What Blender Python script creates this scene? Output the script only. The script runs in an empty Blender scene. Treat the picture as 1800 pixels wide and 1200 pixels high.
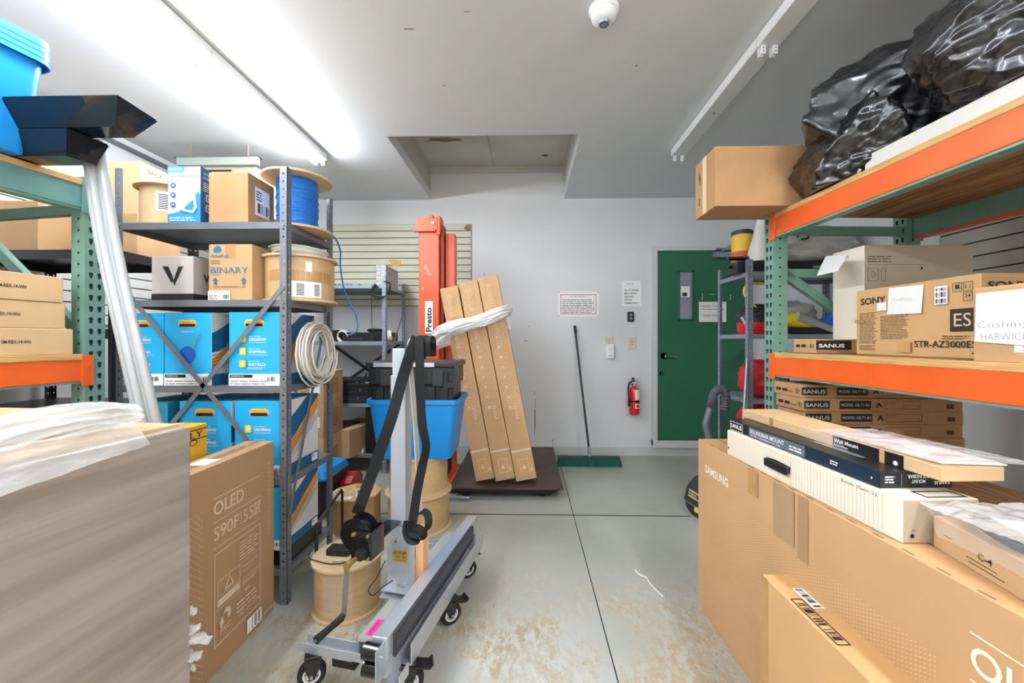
import bpy, bmesh, math, random
from mathutils import Vector, Matrix, noise
S = bpy.context.scene
C = S.collection
R = math.radians
rnd = random.Random(7)
# ---------------- camera, world, exposure ----------------
F, CAMZ = 700.0, 1.27
TH = math.atan(16 / F)
cd = bpy.data.cameras.new('camera'); cam = bpy.data.objects.new('camera', cd); C.objects.link(cam)
cd.sensor_width = 36; cd.lens = F * 36 / 1800; cd.shift_x = -10 / 1800; cd.shift_y = -2 / 1800
cd.clip_start = 0.02
cam.location = (0, 0, CAMZ); cam.rotation_euler = (R(90), 0, TH)
S.camera = cam
w = bpy.data.worlds.new('world'); S.world = w; w.use_nodes = True
w.node_tree.nodes['Background'].inputs[0].default_value = (0.97, 0.985, 1, 1)
w.node_tree.nodes['Background'].inputs[1].default_value = 1.2
S.view_settings.view_transform = 'Standard'; S.view_settings.look = 'None'
S.view_settings.gamma = 1; S.view_settings.use_curve_mapping = False
S.view_settings.exposure = 1.12
TUBE = 62.0      # emission of the lit fluorescent tubes
# ---------------- helpers ----------------
def lin(h):
    h = h.lstrip('#'); v = [int(h[i:i + 2], 16) / 255 for i in (0, 2, 4)]
    return [x / 12.92 if x <= .04045 else ((x + .055) / 1.055) ** 2.4 for x in v]
MATS = {}
def mat(name, col, rough=.6, metal=0, var=0, vs=6, bump=0, bs=60, emit=0, alpha=1, coat=0, stretch=None, col2=None, spec=.5):
    if name in MATS: return MATS[name]
    m = bpy.data.materials.new(name); m.use_nodes = True; nt = m.node_tree; N = nt.nodes; L = nt.links
    b = N['Principled BSDF']; c = lin(col) + [1]
    b.inputs['Base Color'].default_value = c; b.inputs['Roughness'].default_value = rough
    b.inputs['Metallic'].default_value = metal; b.inputs['Alpha'].default_value = alpha
    b.inputs['Coat Weight'].default_value = coat; b.inputs['Specular IOR Level'].default_value = spec
    if emit:
        b.inputs['Emission Color'].default_value = c; b.inputs['Emission Strength'].default_value = emit
    if var or bump:
        tc = N.new('ShaderNodeTexCoord'); mp = N.new('ShaderNodeMapping'); L.new(tc.outputs['Object'], mp.inputs[0])
        if stretch: mp.inputs['Scale'].default_value = stretch
    if var:
        n = N.new('ShaderNodeTexNoise'); n.inputs['Scale'].default_value = vs; n.inputs['Detail'].default_value = 6
        L.new(mp.outputs[0], n.inputs['Vector'])
        r = N.new('ShaderNodeValToRGB'); r.color_ramp.elements[0].position = .35; r.color_ramp.elements[1].position = .68
        d = lin(col2) if col2 else [x * (1 - var) for x in c[:3]]
        r.color_ramp.elements[0].color = d + [1]; r.color_ramp.elements[1].color = c
        L.new(n.outputs['Fac'], r.inputs[0]); L.new(r.outputs[0], b.inputs['Base Color'])
    if bump:
        n2 = N.new('ShaderNodeTexNoise'); n2.inputs['Scale'].default_value = bs; n2.inputs['Detail'].default_value = 4
        L.new(mp.outputs[0], n2.inputs['Vector'])
        bp = N.new('ShaderNodeBump'); bp.inputs['Strength'].default_value = bump; bp.inputs['Distance'].default_value = .01
        L.new(n2.outputs['Fac'], bp.inputs['Height']); L.new(bp.outputs[0], b.inputs['Normal'])
    MATS[name] = m
    return m
CARD = mat('cardboard', '#c49d70', .85, var=.12, vs=5, bump=.06, bs=30)
CARD2 = mat('cardboard_pale', '#cfae82', .85, var=.1, vs=5, bump=.06, bs=30)
CARD3 = mat('cardboard_brown', '#b58b5f', .85, var=.15, vs=7, bump=.08, bs=25)
KRAFT = mat('kraft_paper_wrap', '#c9a878', .55, var=.14, vs=9, bump=.15, bs=14, stretch=(1, 1, 5))
TAPE = mat('parcel_tape', '#b98f5c', .25, var=.1, vs=20)
CTAPE = mat('clear_tape', '#c5a176', .18, alpha=.5)
INK = mat('black_ink', '#1c1a1a', .6)
INKB = mat('brown_black_ink', '#4a3a2c', .7)
WINK = mat('white_ink', '#f1ebe2', .6)
PINK = mat('pale_print', '#dcc2a4', .6)
WHITE = mat('white_paper', '#f1f1ef', .6)
BLUEINK = mat('blue_ink', '#1f6f97', .6)
REDINK = mat('red_ink', '#b03040', .6)
STEEL = mat('grey_painted_steel', '#73777c', .42, .25, var=.12, vs=9)
STEELD = mat('dark_painted_steel', '#34353a', .35, .3, var=.2, vs=9)
STEELL = mat('pale_galvanised_steel', '#9aa4ad', .4, .5, var=.15, vs=14)
GREEN = mat('rack_green_paint', '#739c8d', .45, .1, var=.16, vs=10)
GREENP = mat('rack_pale_green_paint', '#66918a', .42, .1, var=.2, vs=8)
ORANGE = mat('rack_orange_paint', '#e65f1c', .4, .0, var=.12, vs=6)
ORANGED = mat('lift_orange_paint', '#e2582c', .38, .0, var=.2, vs=7)
BLACK = mat('black_hole', '#0c0d0d', .9)
BLK = mat('black_plastic', '#131416', .42)
BLKG = mat('gloss_black_paint', '#101114', .15, coat=.5)
NAVY = mat('gloss_black_navy_metal', '#10151f', .22, .3, coat=.5, var=.3, vs=30)
ALU = mat('silver_paint', '#c3c8ce', .32, .55, var=.06, vs=5)
ALUL = mat('grey_white_mast_paint', '#b6bbc0', .45, .15)
WOOD = mat('pale_plywood_edge', '#d8aa68', .7, var=.35, vs=6, stretch=(8, 1, 30), bump=.1, bs=20)
PLY = mat('plywood_underside', '#8d6140', .7, var=.4, vs=5, stretch=(9, 1.2, 5), bump=.1, bs=20)
WOODL = mat('pine_block', '#dca877', .65, var=.2, vs=5, stretch=(20, 20, 2))
TOTE = mat('blue_tote_plastic', '#0f86d0', .4, bump=.02, bs=60)
CYAN = mat('cyan_carton_print', '#1fa9dd', .5, var=.06, vs=4)
TEAL = mat('teal_carton_print', '#1d86a0', .6, var=.12, vs=5)
YEL = mat('yellow_print', '#f3c33c', .6)
ORP = mat('orange_print', '#d8922f', .6)
DBLUE = mat('dark_blue_print', '#11577f', .6)
LGREY = mat('light_grey_print', '#d5d0cb', .6)
CREAM = mat('cream_carton', '#e9dfcc', .65)
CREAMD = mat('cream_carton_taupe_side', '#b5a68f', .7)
RUB = mat('black_rubber', '#161616', .7)
CHROME = mat('chrome', '#d5d5d8', .12, 1)
BRASS = mat('zinc_yellow_bolt', '#c2a560', .35, .8)
RED = mat('red_paint', '#c81e26', .3, coat=.3)
STRAPM = mat('black_webbing', '#0f1012', .65, bump=.2, bs=300, spec=.3)
CABLEW = mat('white_cable_jacket', '#d9d4c8', .45)
def film_mat(name, a, col='#f4f4f2', rough=.12, bump=.5, bs=18):
    m = mat(name, col, rough, alpha=a, bump=bump, bs=bs)
    return m
FILM = film_mat('clear_stretch_film', .42)
FILM2 = film_mat('clear_polybag', .2)
class MB:
    def __init__(s, M=None): s.bm = bmesh.new(); s.M = M or Matrix.Identity(4); s.mi = 0
    def _v(s, p): return s.bm.verts.new(s.M @ Vector(p))
    def face(s, vs, mi=None):
        try:
            f = s.bm.faces.new(vs); f.material_index = s.mi if mi is None else mi; return f
        except ValueError: return None
    def box(s, x0, x1, y0, y1, z0, z1, mi=None):
        v = [s._v((x, y, z)) for z in (z0, z1) for y in (y0, y1) for x in (x0, x1)]
        for q in ((0, 2, 3, 1), (4, 5, 7, 6), (0, 1, 5, 4), (2, 6, 7, 3), (0, 4, 6, 2), (1, 3, 7, 5)): s.face([v[i] for i in q], mi)
        return s
    def bar(s, a, b, wd, th, side=(0, 0, 1), mi=None):
        a, b = Vector(a), Vector(b); d = (b - a).normalized(); sd = Vector(side); n = d.cross(sd).normalized(); sd = n.cross(d).normalized()
        vs = []
        for p in (a, b):
            for i, j in ((-1, -1), (1, -1), (1, 1), (-1, 1)): vs.append(s._v(p + sd * (i * wd / 2) + n * (j * th / 2)))
        for q in ((3, 2, 1, 0), (4, 5, 6, 7), (0, 1, 5, 4), (1, 2, 6, 5), (2, 3, 7, 6), (3, 0, 4, 7)): s.face([vs[i] for i in q], mi)
        return s
    def loft(s, loops, cap=True, mi=None, closed=True):
        vs = [[s._v(p) for p in l] for l in loops]; n = len(loops[0])
        for a, b in zip(vs, vs[1:]):
            for i in range(n if closed else n - 1):
                j = (i + 1) % n; s.face([a[i], a[j], b[j], b[i]], mi)
        if cap and closed: s.face(vs[0][::-1], mi); s.face(vs[-1], mi)
        return s
    def cyl(s, a, b, r, r2=None, n=16, mi=None):
        a, b = Vector(a), Vector(b); r2 = r if r2 is None else r2
        d = (b - a).normalized(); u = d.orthogonal().normalized(); v = d.cross(u)
        s.loft([[p + (u * math.cos(t) + v * math.sin(t)) * q for t in [2 * math.pi * i / n for i in range(n)]] for p, q in ((a, r), (b, r2))], mi=mi)
        return s
    def lathe(s, prof, c=(0, 0, 0), n=32, mi=None, cap=True, axis='Z'):
        L = []
        for r, z in prof:
            l = []
            for i in range(n):
                t = 2 * math.pi * i / n
                p = Vector((r * math.cos(t), r * math.sin(t), z))
                if axis == 'Y': p = Vector((p.x, -p.z, p.y))
                if axis == 'X': p = Vector((p.z, p.x, p.y))
                l.append(p + Vector(c))
            L.append(l)
        return s.loft(L, cap, mi)
    def tube(s, pts, r, n=8, mi=None, closed=False):
        pts = [Vector(p) for p in pts]; m = len(pts); L = []; u = None
        for i, p in enumerate(pts):
            d = (pts[(i + 1) % m] - pts[i - 1]) if closed else (pts[min(i + 1, m - 1)] - pts[max(i - 1, 0)])
            d.normalize()
            u = d.orthogonal() if u is None else (u - d * u.dot(d))
            if u.length < 1e-6: u = d.orthogonal()
            u.normalize(); v = d.cross(u); rr = r[i] if isinstance(r, (list, tuple)) else r
            L.append([p + (u * math.cos(2 * math.pi * k / n) + v * math.sin(2 * math.pi * k / n)) * rr for k in range(n)])
        if closed: L.append(L[0])
        return s.loft(L, not closed, mi)
    def prism(s, poly, M, h, mi=None):
        a = [M @ Vector((x, y, 0)) for x, y in poly]; b = [M @ Vector((x, y, h)) for x, y in poly]
        return s.loft([a, b], True, mi)
    def ribbon(s, pts, wds, w, th=.003, mi=None):
        L = []; m = len(pts); pts = [Vector(p) for p in pts]
        for i, p in enumerate(pts):
            d = (pts[min(i + 1, m - 1)] - pts[max(i - 1, 0)]).normalized(); q = Vector(wds[i] if isinstance(wds, list) else wds)
            q = (q - d * q.dot(d)).normalized(); n = d.cross(q)
            L.append([p + q * w / 2 + n * th / 2, p - q * w / 2 + n * th / 2, p - q * w / 2 - n * th / 2, p + q * w / 2 - n * th / 2])
        return s.loft(L, True, mi)
    def build(s, name, mats, parent=None, smooth=False, bevel=0):
        bmesh.ops.recalc_face_normals(s.bm, faces=s.bm.faces)
        me = bpy.data.meshes.new(name); s.bm.to_mesh(me); s.bm.free()
        for m in (mats if isinstance(mats, (list, tuple)) else [mats]): me.materials.append(m)
        if smooth:
            for p in me.polygons: p.use_smooth = True
            try: me.set_sharp_from_angle(angle=R(smooth if smooth is not True else 40))
            except Exception: pass
        o = bpy.data.objects.new(name, me); C.objects.link(o)
        if parent: o.parent = parent
        if bevel:
            b = o.modifiers.new('bevel', 'BEVEL'); b.width = bevel; b.segments = 2; b.limit_method = 'ANGLE'; b.angle_limit = R(50)
        return o
def thing(name, label, cat, loc=(0, 0, 0), rz=0, group=None, rot=None):
    o = bpy.data.objects.new(name, None); C.objects.link(o); o.location = loc
    o.rotation_euler = rot or (0, 0, R(rz)); o.empty_display_size = .05
    return tag(o, label, cat, group)
def tag(o, label, cat, group=None, kind=None):
    o['label'] = label; o['category'] = cat
    if group: o['group'] = group
    if kind: o['kind'] = kind
    return o
def struct(o, label=None):
    o['kind'] = 'structure'
    if label: o['label'] = label
    return o
TXT = {}
def text_geo(s, bold):
    k = (s, bold)
    if k not in TXT:
        cu = bpy.data.curves.new('t', 'FONT'); cu.body = s; cu.size = 1; cu.resolution_u = 3; cu.offset = bold; cu.space_line = .95
        o = bpy.data.objects.new('t', cu); me = o.to_mesh()
        vs = [v.co.copy() for v in me.vertices]; fs = [tuple(p.vertices) for p in me.polygons]
        o.to_mesh_clear(); bpy.data.objects.remove(o); bpy.data.curves.remove(cu)
        x0 = min(v.x for v in vs); x1 = max(v.x for v in vs); y0 = min(v.y for v in vs); y1 = max(v.y for v in vs)
        TXT[k] = ([((v.x - x0) / (x1 - x0), (v.y - y0) / (y1 - y0)) for v in vs], fs, (x1 - x0) / max(y1 - y0, 1e-6))
    return TXT[k]
class Face:
    """2D printing on one side of a box: u to the right, v up, seen from outside"""
    def __init__(s, parent, side, ext, layer=0):
        x0, x1, y0, y1, z0, z1 = ext; s.p = parent
        o, u, v = {'F': ((x0, y0, z0), (1, 0, 0), (0, 0, 1)), 'R': ((x1, y0, z0), (0, 1, 0), (0, 0, 1)),
                   'L': ((x0, y1, z0), (0, -1, 0), (0, 0, 1)), 'T': ((x0, y0, z1), (1, 0, 0), (0, 1, 0)),
                   'TX': ((x1, y0, z1), (0, 1, 0), (-1, 0, 0)), 'TL': ((x0, y1, z1), (0, -1, 0), (1, 0, 0)), 'U': ((x0, y1, z0), (1, 0, 0), (0, -1, 0))}[side]
        u, v, o = Vector(u), Vector(v), Vector(o); n = u.cross(v)
        s.M = Matrix.Translation(o) @ Matrix((u, v, n)).transposed().to_4x4(); s.k = layer
    def _z(s): s.k += 1; return .0004 + .00035 * s.k
    def rects(s, rs, m, name='printing', th=.0003):
        z = s._z(); b = MB(s.M)
        for u0, v0, u1, v1 in rs: b.box(u0, u1, v0, v1, z - th, z)
        return b.build(name, m, s.p)
    def rect(s, u0, v0, u1, v1, m, name='printing'): return s.rects([(u0, v0, u1, v1)], m, name)
    def frame(s, u0, v0, u1, v1, t, m, name='printed_border'):
        return s.rects([(u0, v0, u1, v0 + t), (u0, v1 - t, u1, v1), (u0, v0 + t, u0 + t, v1 - t), (u1 - t, v0 + t, u1, v1 - t)], m, name)
    def poly(s, pts, m, name='printing'):
        z = s._z(); b = MB(s.M); b.prism(pts, Matrix.Translation((0, 0, z - .0003)), .0003); return b.build(name, m, s.p)
    def polys(s, pp, m, name='printing'):
        z = s._z(); b = MB(s.M)
        for pts in pp: b.prism(pts, Matrix.Translation((0, 0, z - .0003)), .0003)
        return b.build(name, m, s.p)
    def band(s, f0, f1, m, t0=0, t1=1, n=14, name='printed_swirl'):
        """area between two parametric curves"""
        P = [f0(t0 + (t1 - t0) * i / n) for i in range(n + 1)]; Q = [f1(t0 + (t1 - t0) * i / n) for i in range(n + 1)]
        z = s._z(); b = MB(s.M); a = [b._v((x, y, z)) for x, y in P]; c = [b._v((x, y, z)) for x, y in Q]
        for i in range(n): b.face([a[i], a[i + 1], c[i + 1], c[i]])
        return b.build(name, m, s.p)
    def disc(s, u, v, ru, rv, m, name='printed_disc', n=20):
        return s.poly([(u + ru * math.cos(2 * math.pi * i / n), v + rv * math.sin(2 * math.pi * i / n)) for i in range(n)], m, name)
    def capsule(s, u0, v0, u1, v1, m, name='hand_hole'):
        r = (v1 - v0) / 2; c = (v0 + v1) / 2; P = []
        for i in range(9): a = -math.pi / 2 + math.pi * i / 8; P.append((u1 - r + r * math.cos(a), c + r * math.sin(a)))
        for i in range(9): a = math.pi / 2 + math.pi * i / 8; P.append((u0 + r + r * math.cos(a), c + r * math.sin(a)))
        return s.poly(P, m, name)
    def text(s, t, u, v, h, m, w=None, bold=.01, name='lettering', rot=0, anchor='l'):
        pts, fs, asp = text_geo(t, bold); w = w or h * asp
        z = s._z(); b = MB(s.M); ca, sa = math.cos(R(rot)), math.sin(R(rot)); ox = {'l': 0, 'c': -w / 2, 'r': -w}[anchor]
        vs = []
        for x, y in pts:
            X, Y = x * w + ox, y * h; vs.append(b._v((u + X * ca - Y * sa, v + X * sa + Y * ca, z)))
        for f in fs: b.face([vs[i] for i in f])
        return b.build(name, m, s.p)
    def fine(s, u0, v0, u1, v1, n, m, fill=.45, seed=1, name='fine_print'):
        """rows of small print, each row broken into words"""
        g = random.Random(seed); rs = []; dv = (v1 - v0) / n
        for i in range(n):
            v = v1 - (i + 1) * dv; u = u0; end = u1 - g.random() * (u1 - u0) * .25
            while u < end:
                q = min(u + dv * (1 + 3 * g.random()), end); rs.append((u, v, q, v + dv * fill)); u = q + dv * .45
        return s.rects(rs, m, name)
    def barcode(s, u0, v0, u1, v1, m=INK, seed=3, n=24, name='barcode'):
        g = random.Random(seed); rs = []; d = (u1 - u0) / n
        for i in range(n):
            if g.random() < .62: rs.append((u0 + i * d, v0, u0 + (i + .4 + .5 * g.random()) * d, v1))
        return s.rects(rs, m, name)
    def label(s, u0, v0, u1, v1, seed=5, bar=True):
        s.rect(u0, v0, u1, v1, WHITE, 'paper_label'); W, Hh = u1 - u0, v1 - v0
        s.fine(u0 + .06 * W, v0 + .55 * Hh, u0 + .55 * W, v0 + .92 * Hh, 4, INK, seed=seed)
        if bar: s.barcode(u0 + .08 * W, v0 + .1 * Hh, u0 + .92 * W, v0 + .45 * Hh, seed=seed)
def carton(name, label, cat, loc, rz, dim, m, group=None, tape=None, bevel=.003, seam='y', rot=None, mats2=None):
    """box standing on loc (its front left lower corner), width depth height"""
    t = thing(name, label, cat, loc, rz, group, rot); W, D, Hh = dim
    b = MB(); b.box(0, W, 0, D, 0, Hh); o = b.build('body', [m] + (mats2 or []), t, bevel=bevel)
    t['_'] = 0; del t['_']
    E = (0, W, 0, D, 0, Hh)
    if seam:
        g = Face(t, 'T', E)
        if seam == 'y': g.rect(W / 2 - .0015, .002, W / 2 + .0015, D - .002, INKB, 'flap_seam')
        else: g.rect(.002, D / 2 - .0015, W - .002, D / 2 + .0015, INKB, 'flap_seam')
    if tape:
        g = Face(t, 'T', E, 1); tw = .025
        if seam == 'y':
            g.rect(W / 2 - tw, 0, W / 2 + tw, D, tape, 'packing_tape'); Face(t, 'F', E).rect(W / 2 - tw, Hh - min(.07, Hh * .4), W / 2 + tw, Hh, tape, 'packing_tape')
        else:
            g.rect(0, D / 2 - tw, W, D / 2 + tw, tape, 'packing_tape')
            for q in 'RL': Face(t, q, E).rect(D / 2 - tw, Hh - min(.07, Hh * .4), D / 2 + tw, Hh, tape, 'packing_tape')
    return t, E
def cam_pt(px, py, t):
    """world point seen at photo pixel px,py at depth t in front of the camera"""
    x = (px - 910) / F; c, s = math.cos(TH), math.sin(TH)
    return Vector((t * (-s + c * x), t * (c + s * x), CAMZ - (py - 598) / F * t))
def crv(pts, n=6):
    """smooth path through points (Catmull-Rom)"""
    P = [Vector(p) for p in pts]; P = [P[0] * 2 - P[1]] + P + [P[-1] * 2 - P[-2]]; out = []
    for i in range(1, len(P) - 2):
        for k in range(n):
            t = k / n; a, b, c, d = P[i - 1:i + 3]
            out.append(.5 * ((2 * b) + (c - a) * t + (2 * a - 5 * b + 4 * c - d) * t * t + (3 * b - a - 3 * c + d) * t ** 3))
    out.append(P[-2]); return out
def crumple(name, m, c, rad, amp, seed, sub=5, parent=None, floor=None, power=2.6, fold=(1, 1, 1), maxz=None, sharp=1.0, squash=None):
    """crumpled sheet body: creased ellipsoid"""
    bm = bmesh.new(); bmesh.ops.create_icosphere(bm, subdivisions=sub, radius=1)
    c, rad = Vector(c), Vector(rad); off = Vector((seed * 7.3, seed * 3.1, seed * 5.7))
    for v in bm.verts:
        d = v.co.normalized(); k = (abs(d.x) ** power + abs(d.y) ** power + abs(d.z) ** power) ** (-1 / power); p = d * k
        q = Vector((p.x * fold[0], p.y * fold[1], p.z * fold[2])); h = 0
        for f, a in ((1.3, 1), (2.6, .6), (5.3, .38), (11, .2), (21, .1)):
            w_ = noise.noise_vector(q * f * .6 + off) * .5
            h += a * (1 - 2.6 * abs(noise.noise(q * f + w_ + off * f)) ** sharp)
        p = p * (1 + amp * (h - .6))
        P = Vector((p.x * rad.x, p.y * rad.y, p.z * rad.z)) + c
        if floor is not None and P.z < floor: P.z = floor + (floor - P.z) * .02
        if maxz is not None and P.z > maxz: P.z = maxz
        v.co = P
    me = bpy.data.meshes.new(name); bm.to_mesh(me); bm.free(); me.materials.append(m)
    for p in me.polygons: p.use_smooth = True
    o = bpy.data.objects.new(name, me); C.objects.link(o); o.parent = parent
    return o
def sheet(name, m, corners, amp, seed, nu=24, nv=18, parent=None, fq=6, th=0):
    """crumpled flat sheet between four corners (bilinear)"""
    a, b, c, d = [Vector(p) for p in corners]; bm = bmesh.new(); G = []
    nn = (b - a).cross(d - a).normalized()
    for i in range(nu + 1):
        row = []
        for j in range(nv + 1):
            u, v = i / nu, j / nv; p = a * (1 - u) * (1 - v) + b * u * (1 - v) + c * u * v + d * (1 - u) * v
            q = p * fq + Vector((seed, seed * 2.1, 0)); h = noise.noise(q) + .5 * noise.noise(q * 2.3) + .3 * (1 - 2 * abs(noise.noise(q * 3.1)))
            row.append(bm.verts.new(p + nn * amp * h + Vector((noise.noise(q + Vector((9, 0, 0))), noise.noise(q + Vector((0, 9, 0))), 0)) * amp * .8))
        G.append(row)
    for i in range(nu):
        for j in range(nv): bm.faces.new((G[i][j], G[i + 1][j], G[i + 1][j + 1], G[i][j + 1]))
    me = bpy.data.meshes.new(name); bm.to_mesh(me); bm.free(); me.materials.append(m)
    for p in me.polygons: p.use_smooth = True
    o = bpy.data.objects.new(name, me); C.objects.link(o); o.parent = parent
    if th:
        s_ = o.modifiers.new('solid', 'SOLIDIFY'); s_.thickness = th
    return o
# ---------------- the room ----------------
XL, XR, YB, YF, ZC = -3.14, 2.55, 4.43, -3.0, 2.84
def wall_mat(name, col, col2):
    m = mat(name, col, .6, var=.1, vs=1.3, col2=col2, bump=.03, bs=40); nt = m.node_tree; N = nt.nodes; L = nt.links; b = N['Principled BSDF']
    # small scuffs
    tc = N.new('ShaderNodeTexCoord'); n = N.new('ShaderNodeTexNoise'); n.inputs['Scale'].default_value = 3.2; n.inputs['Detail'].default_value = 9; n.inputs['Roughness'].default_value = .72
    L.new(tc.outputs['Object'], n.inputs['Vector']); r = N.new('ShaderNodeValToRGB'); r.color_ramp.elements[0].position = .70; r.color_ramp.elements[1].position = .77
    L.new(n.outputs['Fac'], r.inputs[0]); mx = N.new('ShaderNodeMix'); mx.data_type = 'RGBA'
    src = b.inputs['Base Color'].links[0].from_socket; L.new(r.outputs[0], mx.inputs[0]); L.new(src, mx.inputs[6]); mx.inputs[7].default_value = lin('#9b958a') + [1]
    L.new(mx.outputs[2], b.inputs['Base Color']); return m
WALLM = wall_mat('white_wall_paint', '#dfe0e1', '#d6d7d7')
CEILM = mat('ceiling_paint', '#dadee0', .7, var=.1, vs=.8, col2='#d3d7d9')
RECM = mat('recess_board', '#c9c9c2', .7, var=.15, vs=2.2, col2='#bdbcb1')
def floor_mat():
    m = bpy.data.materials.new('painted_concrete_floor'); m.use_nodes = True; nt = m.node_tree; N = nt.nodes; L = nt.links; b = N['Principled BSDF']
    tc = N.new('ShaderNodeTexCoord'); sp = N.new('ShaderNodeSeparateXYZ'); L.new(tc.outputs['Object'], sp.inputs[0])
    def noi(sc, det, rough=.5, st=(1, 1, 1), rz=0):
        mp = N.new('ShaderNodeMapping'); mp.inputs['Scale'].default_value = st; mp.inputs['Rotation'].default_value = (0, 0, R(rz)); L.new(tc.outputs['Object'], mp.inputs[0])
        n = N.new('ShaderNodeTexNoise'); n.inputs['Scale'].default_value = sc; n.inputs['Detail'].default_value = det; n.inputs['Roughness'].default_value = rough
        L.new(mp.outputs[0], n.inputs['Vector']); return n.outputs['Fac']
    def ramp(f, a, c, ca=(0, 0, 0, 1), cb=(1, 1, 1, 1)):
        r = N.new('ShaderNodeValToRGB'); r.color_ramp.elements[0].position = a; r.color_ramp.elements[1].position = c
        r.color_ramp.elements[0].color = ca; r.color_ramp.elements[1].color = cb; L.new(f, r.inputs[0]); return r.outputs[0]
    def mul(a, c):
        k = N.new('ShaderNodeMath'); k.operation = 'MULTIPLY'; L.new(a, k.inputs[0]); L.new(c, k.inputs[1]); return k.outputs[0]
    base = ramp(noi(1.6, 7, .6), .3, .7, lin('#a0a297') + [1], lin('#b2b4aa') + [1])
    g = N.new('ShaderNodeMapRange'); g.inputs[1].default_value = 2.35; g.inputs[2].default_value = 1.75; L.new(sp.outputs[1], g.inputs[0])
    patch = ramp(noi(2.2, 6, .65), .42, .56); grain = ramp(noi(30, 9, .8, (1, .5, 1), 18), .44, .54)
    m1 = mul(mul(patch, grain), g.outputs[0])
    light = ramp(noi(1.1, 4), .4, .6); m0 = mul(light, g.outputs[0])
    x0 = N.new('ShaderNodeMix'); x0.data_type = 'RGBA'; L.new(m0, x0.inputs[0]); L.new(base, x0.inputs[6]); x0.inputs[7].default_value = lin('#bfc3be') + [1]
    x1 = N.new('ShaderNodeMix'); x1.data_type = 'RGBA'; L.new(m1, x1.inputs[0]); L.new(x0.outputs[2], x1.inputs[6]); x1.inputs[7].default_value = lin('#a99679') + [1]
    dk = ramp(noi(46, 7, .85, (1, .35, 1), -12), .57, .63); p2 = ramp(noi(1.9, 4), .48, .58); m2 = mul(mul(dk, p2), g.outputs[0])
    x2 = N.new('ShaderNodeMix'); x2.data_type = 'RGBA'; L.new(m2, x2.inputs[0]); L.new(x1.outputs[2], x2.inputs[6]); x2.inputs[7].default_value = lin('#7c7263') + [1]
    L.new(x2.outputs[2], b.inputs['Base Color']); b.inputs['Roughness'].default_value = .42
    bp = N.new('ShaderNodeBump'); bp.inputs['Strength'].default_value = .12; bp.inputs['Distance'].default_value = .01; L.new(noi(14, 5), bp.inputs['Height']); L.new(bp.outputs[0], b.inputs['Normal'])
    return m
fl = struct(MB().box(XL - .1, XR + .1, YF, YB + .1, -.1, 0).build('floor', floor_mat()))
j = MB(); j.box(.337, .342, YF, YB, 0, .0006); j.box(-3.1, 1.18, 2.897, 2.909, 0, .0006); j.build('floor_joint', BLACK, fl)
struct(MB().box(XL - .1, XR + .1, YB, YB + .1, 0, 3.3).build('wall_back', WALLM))
struct(MB().box(XL - .1, XL, YF, YB, 0, ZC).build('wall_left', WALLM))
struct(MB().box(XR, XR + .1, YF, YB, 0, ZC).build('wall_right', WALLM))
rx0, rx1, ry0 = -1.078, .412, 3.045
b = MB(); b.box(XL - .1, rx0, YF, YB, ZC, ZC + .1); b.box(rx1, XR + .1, YF, YB, ZC, ZC + .1); b.box(rx0, rx1, YF, ry0, ZC, ZC + .1)
ce = struct(b.build('ceiling', CEILM))
b = MB(); b.box(rx0 - .03, rx0, ry0, YB, ZC + .1, 3.2); b.box(rx1, rx1 + .03, ry0, YB, ZC + .1, 3.2); b.box(rx0, rx1, ry0 - .03, ry0, ZC + .1, 3.2); b.box(rx0 - .03, rx1 + .03, ry0 - .03, YB, 3.2, 3.24)
b.build('recess_lining', RECM, ce)
b = MB(); b.box(rx0, rx1, YB - .02, YB - .001, 3.13, 3.2); b.build('recess_trim_board', RECM, ce)
b = MB(); b.box(-.37, -.366, ry0, YB - .02, 3.1985, 3.1995); b.build('recess_panel_joint', INKB, ce)
STAIN = mat('brown_water_stain', '#8a6f48', .8)
g = Face(ce, 'U', (rx0, rx1, ry0, YB, 3.1995, 3.3)); P = []
for i in range(26):
    a = 2 * math.pi * i / 26; q = 1 + .5 * noise.noise(Vector((3 * math.cos(a), 3 * math.sin(a), 1.7))); P.append((.28 + .16 * q * math.cos(a), .62 + .04 * q * math.sin(a)))
g.poly(P, STAIN, 'water_stain')
g.poly([(1.22, .26), (1.28, .24), (1.31, .27), (1.27, .30)], mat('mould_spot', '#55544a', .8), 'mould_spot')
# vertical wall step left of the slatwall
struct(MB().box(-2.6, -2.235, YB - .03, YB, 0, ZC).build('trim_1', WALLM))
BASE = mat('vinyl_baseboard', '#c9cac7', .5)
struct(MB().box(XL, XR, YB - .012, YB, 0, .093).build('baseboard_back', BASE))
struct(MB().box(XR - .01, XR, YF, YB - .012, 0, .093).build('baseboard_right', BASE))
# wall stains
g = Face(bpy.data.objects['wall_back'], 'F', (0, 1, YB, YB + .1, 0, 3))
g.rects([(.085, .22, .092, .5), (.09, .3, .096, .62), (.0845, .66, .091, .7)], mat('rust_stain', '#8f7a68', .8), 'rust_stain')
g.rects([(.287, .05, .292, .17), (.27, .16, .3, .163)], INKB, 'scuff')
g.rects([(-.38, 1.7, -.375, 1.72), (.155, 2.1, .165, 2.103), (-.48, 2.0, -.47, 2.012), (.02, 1.42, .03, 1.43), (-.03, 1.26, .01, 1.266), (1.5, 2.28, 1.55, 2.3)], INKB, 'wall_mark')
g2 = Face(ce, 'U', (0, 1, 0, 1, ZC, ZC + 1))
g2.rects([(-.62, -1.0, -.57, -.99), (-.52, -1.45, -.50, -1.44), (-.3, -.9, -.27, -.895), (.62, -1.3, .63, -1.28)], mat('ceiling_speck', '#8e8d88', .8), 'ceiling_mark')
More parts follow.
